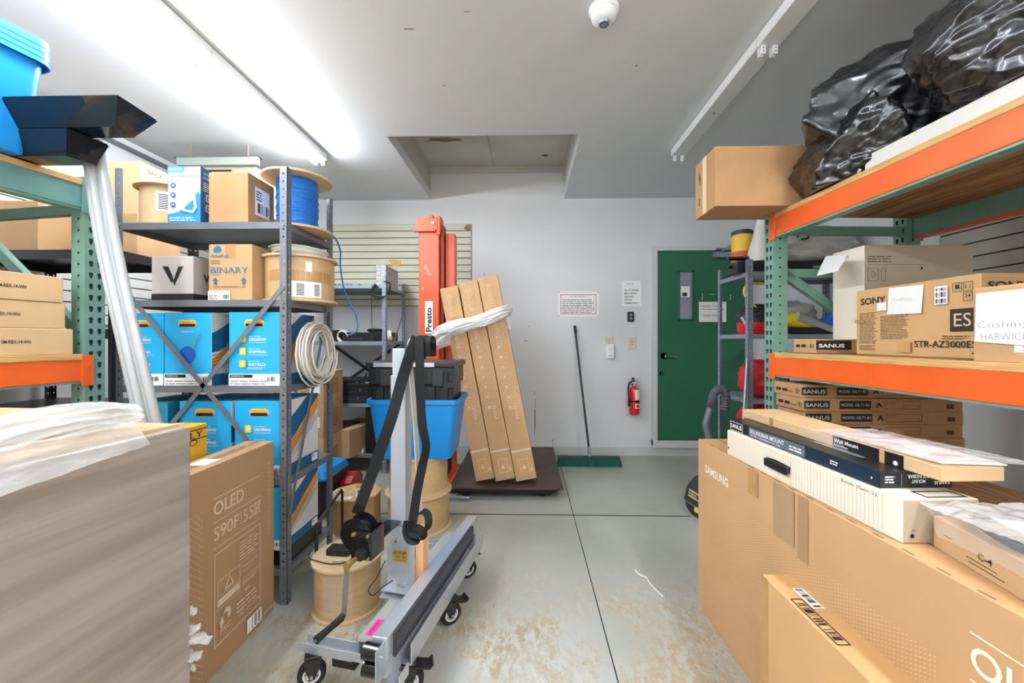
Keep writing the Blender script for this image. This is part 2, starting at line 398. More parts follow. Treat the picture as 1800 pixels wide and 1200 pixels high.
# door
DG = mat('door_green_paint', '#2b6a4f', .38, var=.08, vs=3, bump=.03, bs=30)
DFR = mat('door_frame_white', '#d5d6d4', .5, var=.06, vs=8)
b = MB(); dx0, dx1, dz0, dz1 = 1.43, 2.37, .19, 2.245
b.box(dx0, dx1, YB - .045, YB, dz0, dz1); dr = struct(b.build('door_1', DG, bevel=.002))
b = MB(); b.box(dx0 - .055, dx0 - .004, YB - .05, YB, .12, dz1 + .05); b.box(dx1 + .004, dx1 + .055, YB - .05, YB, .12, dz1 + .05); b.box(dx0 - .004, dx1 + .004, YB - .05, YB, dz1 + .004, dz1 + .05); b.box(dx0 - .055, dx1 + .055, YB - .06, YB, .1, .178)
struct(b.build('trim_2', DFR))
b = MB(); wx0, wx1, wz0, wz1 = 1.645, 1.815, 1.485, 2.03; y = YB - .045
for q in ((wx0, wx1, wz0, wz0 + .02), (wx0, wx1, wz1 - .02, wz1), (wx0, wx0 + .02, wz0, wz1), (wx1 - .02, wx1, wz0, wz1)): b.box(q[0], q[1], y - .014, y + .001, q[2], q[3])
b.build('vision_frame', DG, dr, bevel=.002)
GL = mat('door_window_glass', '#a3a2ad', .08, var=.3, vs=3)
MB().box(wx0 + .02, wx1 - .02, y - .004, y, wz0 + .02, wz1 - .02).build('glass_pane', GL, dr)
MB().box(wx0 + .035, wx1 - .04, y - .006, y - .0045, 1.74, 1.86).build('note_behind_glass', WHITE, dr)
MB().box(wx0 + .05, wx1 - .07, y - .0065, y - .006, 1.75, 1.79).build('note_print', INK, dr)
b = MB(); kx, kz = 1.495, 1.1; b.lathe([(.001, -.018), (.03, -.017), (.036, -.006), (.036, 0)], (kx, y, kz), 24, axis='Y')
b.build('handle_rose', mat('satin_chrome', '#e4e4e6', .35, .45), dr, 40)
b = MB(); b.cyl((kx, y - .01, kz), (kx, y - .055, kz), .012); b.tube([(kx, y - .05, kz), (kx + .04, y - .052, kz - .003), (kx + .13, y - .05, kz - .012)], [.012, .012, .01], 10); b.build('handle_lever', CHROME, dr, 50)
b = MB(); b.lathe([(.001, -.012), (.02, -.011), (.024, 0)], (kx - .025, y, kz - .19), 20, axis='Y'); b.box(kx - .028, kx - .022, y - .02, y - .01, kz - .205, kz - .175); b.build('deadbolt', mat('worn_brass', '#b9ab86', .35, .7), dr, 40)
b = MB(); b.box(2.01, 2.34, y - .05, y, 2.165, 2.225); b.build('door_closer', STEELL, dr, bevel=.004)
b = MB(); b.bar((2.1, y - .03, 2.24), (2.3, y - .12, 2.285), .02, .006); b.bar((2.3, y - .12, 2.285), (2.17, y - .03, 2.285), .02, .006); b.bar((2.05, y - .03, 2.255), (2.16, y - .03, 2.26), .02, .02); b.build('closer_arm', STEEL, dr)
g = Face(dr, 'F', (dx0, dx1, y, YB, dz0, dz1))
g.rects([(.475, 1.52, .487, 1.56), (.48, 1.565, .49, 1.59), (.56, 1.575, .62, 1.583), (.78, 1.52, .79, 1.58)], mat('old_tape_residue', '#c9c490', .6), 'tape_residue')
def slat(name, label, M, W, Hh, pitch, m, patches=()):
    t = thing(name, label, 'wall panel'); t.matrix_world = M; t['label'] = label
    b = MB(); b.box(0, W, -.012, 0, 0, Hh, 1); n = int(round(Hh / pitch))
    for i in range(n): b.box(0, W, -.02, -.012, i * pitch + .0045, (i + 1) * pitch - .0045, 0)
    b.build('slat_board', [m, INKB], t)
    return t
SLB = mat('slatwall_olive_white', '#cfcfb8', .55, var=.06, vs=3, bump=.04, bs=12, stretch=(1, 1, 6))
sl = slat('slatwall_panel', 'pale olive grooved slatwall panel on the back wall behind the orange lift', Matrix.Translation((-2.22, YB - .001, 1.652)), 1.6, .912, .076, SLB)
g = Face(sl, 'F', (0, 1.6, -.02, 0, 0, .912)); g.poly([(1.52, .86), (1.545, .90), (1.595, .905), (1.595, .84), (1.56, .835)], STAIN, 'torn_corner')
g.poly([(.68, .52), (.82, .50), (.81, .44), (.72, .45)], mat('orange_sticker', '#d9a544', .6), 'sticker_remnant')
sl2 = slat('slatwall_panel', 'white grooved slatwall panel on the left wall behind the shelving', Matrix.Translation((XL + .001, 1.2, 1.38)) @ Matrix.Rotation(R(90), 4, 'Z'), 3.0, .836, .076, mat('slatwall_white', '#e6e6e1', .5))
sl3 = slat('slatwall_panel', 'grey grooved slatwall panel on the right wall behind the rack', Matrix.Translation((XR - .001, 2.5, 1.27)) @ Matrix.Rotation(R(-90), 4, 'Z'), 3.0, 1.264, .079, mat('slatwall_grey', '#bdb8ae', .55, var=.1, vs=2))
tag(MB().box(XL, XL + .03, 2.3, 3.9, 2.755, 2.785).build('conduit_rail', STEEL), 'dark grey rail along the top of the left wall', 'rail')
tag(MB().box(XL, XL + .02, 2.95, 3.4, 2.57, 2.6).build('wooden_strip', WOOD), 'pale wooden strip fixed to the left wall below the rail', 'wood strip')
# fluorescent fixtures
FIX = mat('fixture_white_enamel', '#e3e4e4', .35)
def fixture(label, x, y0, y1, lit, group, n=2):
    t = thing('ceiling_strip_light', label, 'ceiling light', (x, y0, ZC), 0, group); L_ = y1 - y0; L1 = L_ / n
    for i in range(n):
        a = i * L1; b = MB(); b.prism([(-.05, -.004), (.05, -.004), (.056, -.008), (.056, -.058), (.052, -.062), (-.052, -.062), (-.056, -.058), (-.056, -.008)], Matrix(((1, 0, 0, 0), (0, 0, 1, a + .002), (0, 1, 0, 0), (0, 0, 0, 1))), L1 - .004)
        b.build('housing', FIX, t)
    for i in range(n):
        for s in (-.03, .03):
            for q in (i * L1 + .012, (i + 1) * L1 - .012):
                so = MB().box(s - .011, s + .011, q - .006, q + .006, -.105, -.06).build('lamp_holder', WHITE, t)
                b = MB(); b.cyl((s, q - .008, -.075), (s, q + .008, -.075), .003, n=6); b.cyl((s, q - .008, -.092), (s, q + .008, -.092), .003, n=6); b.build('contact', BLACK, so)
    for i in range(n): MB().cyl((0, (i + .5) * L1 - .02, -.0625), (0, (i + .5) * L1 - .02, -.066), .008).build('cover_screw', STEELL, t)
    if lit:
        TM = mat('lit_fluorescent_tube', '#f3f8ff', .5, emit=TUBE)
        for i in range(n):
            for s in (-.03, .03):
                b = MB(); b.cyl((s, i * L1 + .018, -.088), (s, (i + 1) * L1 - .018, -.088), .0127, n=8); b.build('tube', TM, t)
    return t
fixture('glowing white strip light on the ceiling above the left shelving', -1.735, .86, 3.31, True, None)
fixture('unlit white strip light with empty lamp holders on the ceiling at right', 1.24, .86, 3.30, False, None)
fixture('glowing strip light on the ceiling behind the camera at left', -1.735, -1.7, .74, True, None)  # extra lit row out of view, added as fill light for the room
fixture('glowing strip light on the ceiling behind the camera at right', 1.24, -1.6, .82, True, None)  # added lit row outside the frame, brightens the right side and its ceiling
# smoke detector
t = thing('smoke_detector', 'round white smoke detector on the ceiling between the strip lights', 'smoke detector', (.366, 1.9, ZC))
MB().lathe([(.07, 0), (.07, -.012), (.064, -.02), (.001, -.02)]).build('mounting_base', FIX, t, 30)
MB().lathe([(.062, -.02), (.058, -.045), (.036, -.062), (.001, -.063)]).build('dome', FIX, t, 50)
b = MB(); b.lathe([(.028, -.062), (.024, -.072), (.001, -.073)]); b.build('sensor_grille', STEELL, t, 40)
b = MB()
for i in range(8): a = i * math.pi / 4; b.cyl((.017 * math.cos(a), .017 * math.sin(a), -.072), (.017 * math.cos(a), .017 * math.sin(a), -.0738), .003, n=8)
b.build('sensor_opening', BLACK, t)
# ---------------- things on the back wall ----------------
def wall_sheet(name, label, x0, x1, z0, z1, fn, y=YB - .0015, cat='sign', th=.0012):
    t = thing(name, label, cat, (x0, y, z0)); MB().box(0, x1 - x0, 0, th, 0, z1 - z0).build('sheet', WHITE, t); fn(Face(t, 'F', (0, x1 - x0, 0, th, 0, z1 - z0)), x1 - x0, z1 - z0, t); return t
def f1(g, W, Hh, t):
    g.frame(.03, .03, W - .03, Hh - .03, .006, REDINK); g.text('TO USE THE LIFT', W * .3, Hh - .062, .015, INK, W * .36, bold=.0)
    g.fine(.05, .045, W - .045, Hh - .075, 8, INK, .3, seed=9)
    b = MB(g.M)
    for u, v in ((.01, .01), (W - .01, .01), (.01, Hh - .01), (W - .01, Hh - .01)): b.cyl((u, v, 0), (u, v, .004), .006, n=8)
    b.build('pin', BLK, t)
wall_sheet('safety_notice', 'white notice with a red border beside the broom on the back wall', .345, .8, 1.53, 1.81, f1)
def f2(g, W, Hh, t):
    g.text('08-05-20', .05, Hh - .045, .016, INK, .075, 0)
    for i, s in enumerate(('ALL TV BOXES', 'MUST BE PUT', 'DOWN AND', 'PUT IN', 'CORRECT WAY')): g.text(s, .03, Hh - .115 - i * .036, .02, INK, .013 * len(s), .012)
wall_sheet('typed_notice', 'white typed notice with large print above the black remote holder', 1.05, 1.265, 1.65, 1.93, f2)
def f3(g, W, Hh, t):
    g.text('PLEASE CLOSE', .03, Hh - .06, .022, REDINK, .2, 0); g.rects([(.02, Hh - .085, W - .02, Hh - .08)], BLUEINK, 'pen_line'); g.text('KEEP SHUT', .05, .06, .022, REDINK, .18, 0)
wall_sheet('door_note', 'white handwritten paper taped to the green door', 1.875, 2.17, 1.47, 1.69, f3, y=YB - .047)
t = thing('remote_holder', 'small black two-button control on the wall below the typed notice', 'wall control', (1.11, YB - .02, 1.475))
MB().box(0, .07, 0, .02, 0, .11).build('body', BLK, t, bevel=.006)
b = MB(); b.cyl((.035, 0, .075), (.035, -.006, .075), .016); b.cyl((.035, 0, .035), (.035, -.006, .035), .016); b.build('button', STEELL, t)
t = thing('motion_sensor', 'white plug-in device hanging from the outlet left of the light switch', 'plug-in device', (.875, YB - .045, 1.07))
MB().box(0, .085, 0, .045, 0, .16).build('body', WHITE, t, bevel=.01)
Face(t, 'F', (0, .085, 0, .045, 0, .16)).rects([(.025, .1, .06, .103), (.02, .03, .065, .035)], STEELL, 'marking')
t = thing('wall_outlet', 'beige outlet plate behind the white plug-in device', 'wall outlet', (.87, YB - .006, 1.24))
MB().box(0, .08, 0, .006, 0, .075).build('cover_plate', mat('ivory_plastic', '#cfc9b0', .4), t, bevel=.002)
Face(t, 'F', (0, .08, 0, .006, 0, .075)).rects([(.03, .03, .034, .045), (.045, .03, .049, .045), (.037, .012, .042, .018)], INK, 'socket_slot')
t = thing('light_switch', 'beige light switch plate beside the green door', 'light switch', (1.125, YB - .006, 1.175))
MB().box(0, .08, 0, .006, 0, .125).build('cover_plate', MATS['ivory_plastic'], t, bevel=.002); MB().box(.034, .046, -.014, .001, .052, .076).build('toggle', MATS['ivory_plastic'], t)
Face(t, 'F', (0, .08, 0, .006, 0, .125)).rects([(.03, .045, .05, .05), (.03, .078, .05, .083)], INKB, 'toggle_slot')
# fire extinguisher
t = thing('fire_extinguisher', 'red fire extinguisher with white label hung on the wall beside the green door', 'fire extinguisher', (1.165, YB - .085, .46))
MB().lathe([(.03, 0), (.052, .012), (.055, .03), (.055, .25), (.05, .285), (.03, .31), (.018, .32), (.001, .32)], n=28).build('cylinder', RED, t, 50)
b = MB(); b.cyl((0, 0, .315), (0, 0, .355), .016); b.box(-.03, .03, -.012, .012, .345, .36); b.build('valve', CHROME, t)
b = MB(); b.bar((-.03, 0, .375), (.06, 0, .40), .02, .004, (0, 1, 0)); b.bar((-.03, 0, .36), (.06, 0, .365), .02, .004, (0, 1, 0)); b.build('lever_handle', mat('extinguisher_lever', '#b8bcc0', .3, .8), t)
b = MB(); b.tube(crv([(-.02, 0, .36), (-.055, -.01, .35), (-.068, -.015, .28), (-.062, -.02, .18)]), .009, 8); b.cyl((-.062, -.02, .18), (-.06, -.02, .10), .01, .016); b.build('hose', RUB, t, 50)
b = MB(); b.lathe([(.0565, .145), (.0565, .165)], cap=False); b.bar((.0, .055, .1), (.0, .055, .4), .03, .004, (1, 0, 0)); b.build('bracket_strap', BLK, t)
def arc_label(parent, r, a0, a1, z0, z1, m, name):
    b = MB(); b.loft([[(r * math.cos(R(a0 + (a1 - a0) * i / 12)), r * math.sin(R(a0 + (a1 - a0) * i / 12)), z) for i in range(13)] for z in (z0, z1)], False, closed=False); return b.build(name, m, parent)
arc_label(t, .0558, -95, -15, .17, .28, WHITE, 'instruction_label'); arc_label(t, .0558, -95, -25, .08, .13, WHITE, 'symbol_label'); arc_label(t, .0562, -82, -40, .09, .12, RED, 'symbol')
MB().tube([(.0, -.06, .33), (.015, -.062, .30), (.03, -.06, .2), (.035, -.058, .19)], .002, 6).build('inspection_tag_tie', YEL, t)
# broom
BRG = mat('green_bristle', '#0d5a49', .8, var=.5, vs=60, stretch=(1, 1, .1), bump=.4, bs=120)
t = thing('push_broom', 'wide green push broom with a black pole leaning on the back wall', 'broom', (.63, 4.06, 0))
b = MB(); b.loft([[(-.32, -.045, 0), (.33, -.045, 0), (.33, .045, 0), (-.32, .045, 0)], [(-.305, -.03, .075), (.31, -.03, .075), (.31, .03, .075), (-.305, .03, .075)]]); b.build('bristles', BRG, t)
MB().box(-.305, .31, -.035, .035, .07, .092).build('brush_block', mat('green_block', '#22433b', .6), t, bevel=.004)
b = MB(); b.cyl((.01, 0, .09), (.0, .012, .19), .014); b.build('ferrule', STEELL, t)
b = MB(); b.cyl((.002, .01, .17), (-.1, .33, 1.40), .0115, n=12); b.build('pole', mat('black_broom_pole', '#1b1b1b', .35, var=.5, vs=20, stretch=(1, 1, .2)), t, 50)
MB().cyl((-.095, .316, 1.345), (-.102, .338, 1.43), .015, n=12).build('grip', RUB, t, 50)
# ---------------- pallet racks ----------------
def keyhole(b, M, u, v, h=.028, w=.0145):
    P = [(u + w / 2 * math.cos(R(a)), v + h * .2 + w / 2 * math.sin(R(a))) for a in range(-20, 201, 22)] + [(u - w * .22, v - h * .45), (u + w * .22, v - h * .45)]
    b.prism(P, M, .0012, 1)
def upright(parent, x, y, h, sx, name='upright_post', m=GREEN):
    """post with front face at x facing the aisle (sx = inward direction), near face at y"""
    d, w = .075, .075; b = MB(); t_ = .003; x1 = x + sx * d; xa, xb = min(x, x1), max(x, x1)
    b.box(xa, xb, y, y + t_, 0, h, 0); b.box(xa, xb, y + w - t_, y + w, 0, h, 0)
    fx = (x, x + sx * t_); b.box(min(fx), max(fx), y + t_, y + w - t_, 0, h, 0)
    MF = Matrix(((0, 0, -sx, x), (-sx, 0, 0, y + (w if sx > 0 else 0)), (0, 1, 0, 0), (0, 0, 0, 1)))
    z = .06
    while z < h - .03:
        keyhole(b, MF, .022 if sx > 0 else -.022 * -1, z); keyhole(b, MF, .053, z)
        b.box(x + sx * .034 - .0045, x + sx * .034 + .0045, y - .0011, y + .001, z - .008, z + .0008, 1); z += .05
    b.box(min(x - sx * .02, x1), max(x - sx * .02, x1), y - .02, y + w + .02, 0, .006, 0)
    return b.build(name, [m, BLACK], parent)
def pallet_rack(label, loc, rz, sx, Ln, D, H, beams, deckm, braces, m=GREEN):
    t = thing('pallet_rack', label, 'storage rack', loc, rz)
    for y in (0, -Ln - .075):
        upright(t, 0, y, H, sx, m=m); upright(t, sx * (D - .075), y, H, sx, m=m)
        for z0, z1, k in braces:
            yy = y + .037; b = MB()
            a = (sx * .075, yy, z0) if k != 2 else (sx * (D - .075), yy, z0)
            c = (sx * (D - .075), yy, z1) if k != 2 else (sx * .075, yy, z1)
            b.bar(a, c, .045, .03, (0, 0, 1)); b.build('brace', m, t)
    for zt, h, mf, mr in beams:
        for xx, mm, s_ in ((0, mf, sx), (sx * (D - .045), mr, sx)):
            b = MB(); b.box(min(xx, xx + sx * .045), max(xx, xx + sx * .045), -Ln, 0, zt - h, zt); o = b.build('beam', mm, t, bevel=.004)
            for ye in (0, -Ln):
                b = MB(); f_ = 1 if ye == 0 else -1; xo = xx - sx * .006 if xx == 0 else xx + sx * .045
                b.box(min(xo, xo + sx * .006), max(xo, xo + sx * .006), min(ye - f_ * .012, ye + f_ * .03), max(ye - f_ * .012, ye + f_ * .03), zt - h - .02, zt + .015)
                b.cyl((xo - sx * .003, ye + f_ * .012, zt - .03), (xo, ye + f_ * .012, zt - .03), .006); b.build('beam_connector', mm, o, bevel=.002)
        MB().box(min(sx * .02, sx * D) + .004, max(sx * .02, sx * D) - .004, -Ln + .01, -.005, zt, zt + .02).build('deck_board', deckm, t, bevel=.001)
        MB().box(min(-sx * .003, sx * .024), max(-sx * .003, sx * .024), -Ln + .01, -.005, zt - .005, zt + .0205).build('deck_edge', WOOD, t, bevel=.002)
        MB().box(min(sx * .004, sx * .05), max(sx * .004, sx * .05), -Ln + .01, -.005, zt - h - .008, zt - h).build('beam_lip', m, t)
        if sx > 0: MB().box(D - .049, D - .004, -Ln + .01, -.005, zt - h - .01, zt - h).build('beam_lip', ORANGED, t)
    return t
DECK = mat('plywood', '#b98a58', .7, var=.38, vs=4, stretch=(10, 1.0, 14), bump=.1, bs=20, col2='#7d5434')
RR = pallet_rack('orange-beamed pallet rack with green posts along the right wall', (1.306, 2.137, 0), 3.0, 1, 2.55, .80, 1.99,
                 [(1.92, .10, ORANGE, GREEN), (1.186, .10, ORANGE, GREEN), (.60, .10, ORANGE, GREEN)], DECK, [(1.86, 1.86, 1), (1.63, 1.19, 1), (.9, .9, 1), (1.63, 1.63, 1)])
MB().box(.0, .006, -.035, -.012, 1.85, 1.875).build('beam_sticker', WHITE, RR)
RL = pallet_rack('pallet rack with a green upper beam and an orange lower beam at the left', (-1.942, 1.706, 0), -8.8, -1, 2.2, .75, 1.99,
                 [(1.953, .105, GREENP, GREENP), (1.19, .10, ORANGE, ORANGE), (.3, .10, ORANGE, ORANGE)], DECK, [(1.86, 1.86, 1), (1.0, .45, 2), (1.78, 1.30, 2), (.3, .3, 1)], m=GREEN)
def rack_pt(r, x, y, z): return Matrix.Translation(r.location) @ Matrix.Rotation(r.rotation_euler.z, 4, 'Z') @ Vector((x, y, z))
# ---------------- bolted angle-steel shelving ----------------
def holed_leg(b, o, u, n, w, z0, z1, th=.002, hole=.009, pitch=.038):
    """vertical strip from o along u, with a row of real square holes; n = thickness direction"""
    o, u, n = Vector(o), Vector(u), Vector(n)
    def bx(a0, a1, c0, c1):
        p = [o + u * a + n * k + Vector((0, 0, c)) for c in (c0, c1) for k in (0, th) for a in (a0, a1)]
        x = [q.x for q in p]; y = [q.y for q in p]; b.box(min(x), max(x), min(y), max(y), c0, c1)
    m0, m1 = (w - hole) / 2, (w + hole) / 2
    bx(0, m0, z0, z1); bx(m1, w, z0, z1); z = z0; q = z0 + pitch / 2
    while q < z1 - hole: bx(m0, m1, z, q - hole / 2); z = q + hole / 2; q += pitch
    bx(m0, m1, z, z1)
def shelving(label, loc, rz, W, D, H, decks, m, xf=None, side=None, back=None, lip=.032, group=None, pm=None, z0=0):
    t = thing('steel_shelving', label, 'shelving unit', loc, rz, group); pm = pm or m; w = .036
    for x, ux in ((0, 1), (W, -1)):
        for y, uy in ((0, 1), (D, -1)):
            b = MB(); holed_leg(b, (x, y, 0), (ux, 0, 0), (0, uy, 0), w, 0, H); holed_leg(b, (x, y, 0), (0, uy, 0), (ux, 0, 0), w, 0, H)
            p = b.build('post', pm, t)
            for z in decks:
                b = MB(); k = -1 if uy > 0 else 1
                b.cyl((x + ux * w / 2, y, z - .016), (x + ux * w / 2, y + k * .005, z - .016), .006, n=6); b.build('bolt', mat('bolt_head', '#8c857c', .4, .6), p)
    for z in decks:
        b = MB(); a = .0025; b.box(a, W - a, a, D - a, z - .002, z); b.box(a, W - a, a, a + .002, z - lip, z - .002); b.box(a, W - a, D - a - .002, D - a, z - lip, z - .002)
        b.box(a, a + .002, a + .002, D - a - .002, z - lip, z - .002); b.box(W - a - .002, W - a, a + .002, D - a - .002, z - lip, z - .002)
        b.box(a + .002, W - a - .002, a + .002, a + .014, z - lip, z - lip + .002); b.build('shelf', m, t)
    for p, q in (xf or []):
        yy = -.004 - .004 * (p[1] < q[1]); MB().bar((p[0], yy, p[1]), (q[0], yy, q[1]), .022, .003, (0, 0, 1)).build('cross_brace', m, t)
    for p, q in (side or []): MB().bar((W + .005, p[0], p[1]), (W + .005, q[0], q[1]), .02, .003, (0, 0, 1)).build('side_brace', m, t)
    for p, q in (back or []): MB().bar((p[0], D + .003 + .004 * (p[1] < q[1]), p[1]), (q[0], D + .003 + .004 * (p[1] < q[1]), q[1]), .03, .003, (0, 0, 1)).build('back_brace', STEELD, t)
    return t
U1X, U1Y = -1.995, 1.885
U1 = shelving('tall dark grey bolted shelving unit holding cable spools and cyan cartons', (U1X, U1Y, 0), 0, .845, .45, 2.105, [1.84, 1.465, 1.05, .605, .17], STEEL,
              xf=[((.83, 1.53), (.015, .54)), ((.015, 1.56), (.83, .58))], side=[((.447, 1.66), (.01, .42))])
U2 = shelving('black bolted shelving unit with plain cartons against the left wall', (-3.08, 2.06, 0), 0, .90, .45, 1.80, [1.753, 1.33, .9, .45], STEELD, lip=.05)
U3 = shelving('pale grey bolted shelving unit with audio equipment against the back wall', (-2.232, 3.77, 0), 0, .887, .60, 1.89, [1.80, 1.26, .665, .18], STEELL, pm=STEELL,
              side=[((.02, 1.05), (.58, 1.62))], back=[((.05, 1.24), (.84, .69)), ((.05, .69), (.84, 1.24))])
U4 = shelving('narrow grey bolted shelving unit standing in front of the green door', (1.607, 2.93, 0), 0, .90, .46, 1.86, [1.77, 1.315, .84, .15], STEELL, pm=STEELL)
tag(MB().cyl((-2.03, 1.90, 0), (-2.03, 1.90, 1.75), .011).build('steel_rod', STEELD), 'thin dark upright rod between the left rack and the bolted shelving', 'rod')
# ---------------- cable spools ----------------
SPW = mat('spool_flange_board', '#cfb48c', .75, var=.12, vs=8)
def spool(label, c, r, rb, h, bodym, group=None, fl=SPW, name='cable_spool', wind=False, th=.012, holes=True):
    t = thing(name, label, 'cable spool', c, 0, group)
    for z in (0, h - th):
        b = MB(); b.lathe([(r, z), (r, z + th)], n=48); o = b.build('flange', fl, t, 40, bevel=.0015)
        if z: b = MB(); b.cyl((0, 0, h), (0, 0, h + .0008), .022, n=20); b.build('arbor_hole', BLACK, o)
    if wind:
        b = MB(); n = int((h - 2 * th) / .0065); prof = []
        for i in range(n):
            z0 = th + i * .0065; rr = rb + .003 * noise.noise(Vector((i * .3, 5, 0)))
            prof += [(rr - .0025, z0), (rr, z0 + .0018), (rr, z0 + .0047), (rr - .0025, z0 + .0065)]
        b.lathe(prof, n=40); o = b.build('wound_cable', bodym, t, 60)
        for k in range(5):
            P = [(rb * 1.01 * math.cos(a / 5) + .0, rb * 1.01 * math.sin(a / 5), th + .03 + k * .045 + .012 * math.sin(a / 2 + k)) for a in range(33)]
            MB().tube(P, .0028, 6).build('loose_turn', bodym, o, 60)
    else:
        MB().lathe([(rb, th), (rb, h - th)], n=48).build('wrapped_body', bodym, t, 40)
    return t
def arc_barcode(parent, r, a0, a1, z0, z1, rows=False):
    b = MB(); n = 9 if rows else 12
    for i in range(n):
        if i % 3 == 2 and not rows: continue
        if rows: q0, q1, y0, y1 = a0, a1, z0 + (z1 - z0) * i / n, z0 + (z1 - z0) * (i + .5) / n
        else: q0 = a0 + (a1 - a0) * i / n; q1, y0, y1 = q0 + (a1 - a0) / n * .55, z0, z1
        b.loft([[(r * math.cos(R(q0 + (q1 - q0) * j / 3)), r * math.sin(R(q0 + (q1 - q0) * j / 3)), z) for j in range(4)] for z in (y0, y1)], False, closed=False)
    return b.build('barcode', INK, parent)
# front spool by the cart
fs = spool('kraft-wrapped cable spool on the floor nearest the camera, black adapter on top', (-.862, 1.905, 0), .162, .148, .243, KRAFT)
arc_label(fs, .1485, -110, -60, .03, .22, FILM2, 'stretch_film')
Face(fs, 'T', (-.16, .16, -.16, .16, 0, .243)).text('VH-CBUS', .12, .07, .018, INK, .08, name='handwriting')
for k, zz in enumerate((.0, 0.25)):
    spool(('lower kraft-wrapped spool of the stacked pair under the blue tote', 'upper kraft-wrapped spool of the stacked pair, right under the blue tote')[k], (-.745, 2.735, zz), (.225, .205)[k], (.205, .195)[k], .25, KRAFT, 'stacked spools under the blue tote')
t = thing('octagonal_cable_drum', 'eight-sided cardboard cable drum with paper labels on the floor behind the front spool', 'cable drum', (-1.165, 2.69, 0), 0)
b = MB(); o8 = [(.17 * math.cos(R(22.5 + 45 * i)), .17 * math.sin(R(22.5 + 45 * i))) for i in range(8)]
b.prism([(x * .93, y * .93) for x, y in o8], Matrix.Identity(4), .232); b.build('body', CARD3, t); MB().prism(o8, Matrix.Translation((0, 0, .228)), .01).build('lid', CARD, t)
g = Face(t, 'T', (-.17, .17, -.17, .17, 0, .238)); g.disc(.19, .17, .016, .016, BLACK, 'centre_hole'); g.rect(.13, .25, .25, .275, CTAPE, 'tape'); g.label(.02, .12, .08, .2, 3); g.rect(.2, .13, .26, .155, WHITE, 'paper_label'); g.label(.13, .04, .19, .08, 8, False)
# black tubular folding frame
t = thing('black_tube_frame', 'open black tubular metal frame leaning between the shelving and the drum', 'metal frame', (0, 0, 0))
P = [(-1.05, 1.965, .006), (-1.05, 1.965, .33), (-1.055, 1.985, .345), (-1.148, 2.44, .345), (-1.152, 2.46, .33), (-1.152, 2.46, .012)]
MB().tube(P, .008, 8).build('frame_tube', BLKG, t); MB().tube([(-1.05, 1.965, .012), (-1.152, 2.46, .012)], .007, 8).build('bottom_rail', BLKG, t)
MB().tube(crv([(-1.03, 2.39, .24), (-1.035, 2.4, .34), (-1.06, 2.41, .36), (-1.075, 2.40, .33)]), .005, 8).build('hook', mat('cream_plastic', '#d9d2bd', .4), t)
# ---------------- TV cartons, left ----------------
BOXBR = mat('tv_carton_brown', '#aa855f', .8, var=.06, vs=4)
t, E = carton('tv_carton', 'upright brown television carton with pale printed symbols on the floor left of the cart', 'carton', (-1.325, 1.21, 0), 0, (.13, .645, .795), BOXBR, tape=None, seam=None)
t.rotation_euler.z = R(1.2); t.location.x = -1.312
g = Face(t, 'T', E); g.rect(.045, 0, .085, .645, CTAPE, 'clear_tape'); g.rect(.063, .0, .066, .645, INKB, 'flap_seam'); g.rect(.03, .27, .10, .35, WHITE, 'paper_label')
g = Face(t, 'R', E); PR = PINK; U0 = .645
def ub(a): return U0 - a
for v in (.665, .575, .475): g.rect(ub(.375), v, ub(.105), v + .003, PR, 'printed_line')
g.text('OLED', ub(.375), .60, .052, PR, .165, .012); g.text('S90F', ub(.375), .505, .052, PR, .135, .004); g.rect(ub(.228), .505, ub(.2255), .56, PR, 'printed_line'); g.text('55', ub(.215), .505, .052, PR, .065, -.01)
g.fine(ub(.145), .507, ub(.10), .562, 5, PR, .6, 4)
g.frame(ub(.375), .10, ub(.105), .455, .004, PR, 'rounded_border'); g.frame(ub(.36), .245, ub(.235), .345, .003, PR, 'certification_border'); g.rect(ub(.355), .247, ub(.24), .272, PR, 'certification_panel')
g.rects([(ub(.235), .345, ub(.11), .347), (ub(.235), .27, ub(.11), .272), (ub(.37), .235, ub(.235), .237)], PR, 'printed_line')
g.polys([[(ub(.325), .29), (ub(.317), .29), (ub(.297), .33), (ub(.299), .338)], [(ub(.299), .338), (ub(.297), .33), (ub(.277), .29), (ub(.268), .29)], [(ub(.325), .29), (ub(.32), .298), (ub(.272), .298), (ub(.268), .29)]], PR, 'triangle_mark')
g.text('TUVRheinland', ub(.35), .276, .012, PR, .105, 0); g.fine(ub(.24), .36, ub(.12), .44, 6, PR, .35, 6); g.text('Product Carbon', ub(.225), .318, .014, PR, .1, 0); g.text('Footprint', ub(.225), .298, .012, PR, .06, 0); g.fine(ub(.225), .25, ub(.12), .268, 2, PR, .4, 2)
g.polys([[(ub(.355), .19), (ub(.35), .185), (ub(.34), .2), (ub(.33), .175), (ub(.343), .15), (ub(.35), .165)], [(ub(.335), .2), (ub(.32), .222), (ub(.3), .215), (ub(.29), .195), (ub(.30), .175), (ub(.315), .18), (ub(.31), .2), (ub(.325), .205)]], PR, 'tree_mark')
g.text('FSC', ub(.35), .135, .02, PR, .06, .01); g.text('MIX', ub(.21), .215, .014, PR, .03, .01); g.fine(ub(.26), .155, ub(.12), .205, 3, PR, .4, 11); g.text('FSC  C113776', ub(.25), .13, .016, PR, .13, 0)
g.rect(ub(.20), .025, ub(.105), .085, WHITE, 'paper_label'); g.barcode(ub(.195), .03, ub(.11), .08, INKB, 5, 20); g.text('SAMSUNG', ub(.09), .03, .014, PR, .085, .01, rot=0)
g.rects([(ub(.058), .70 - .02 * i, ub(.0555), .712 - .02 * i) for i in range(17)], PR, 'perforation')
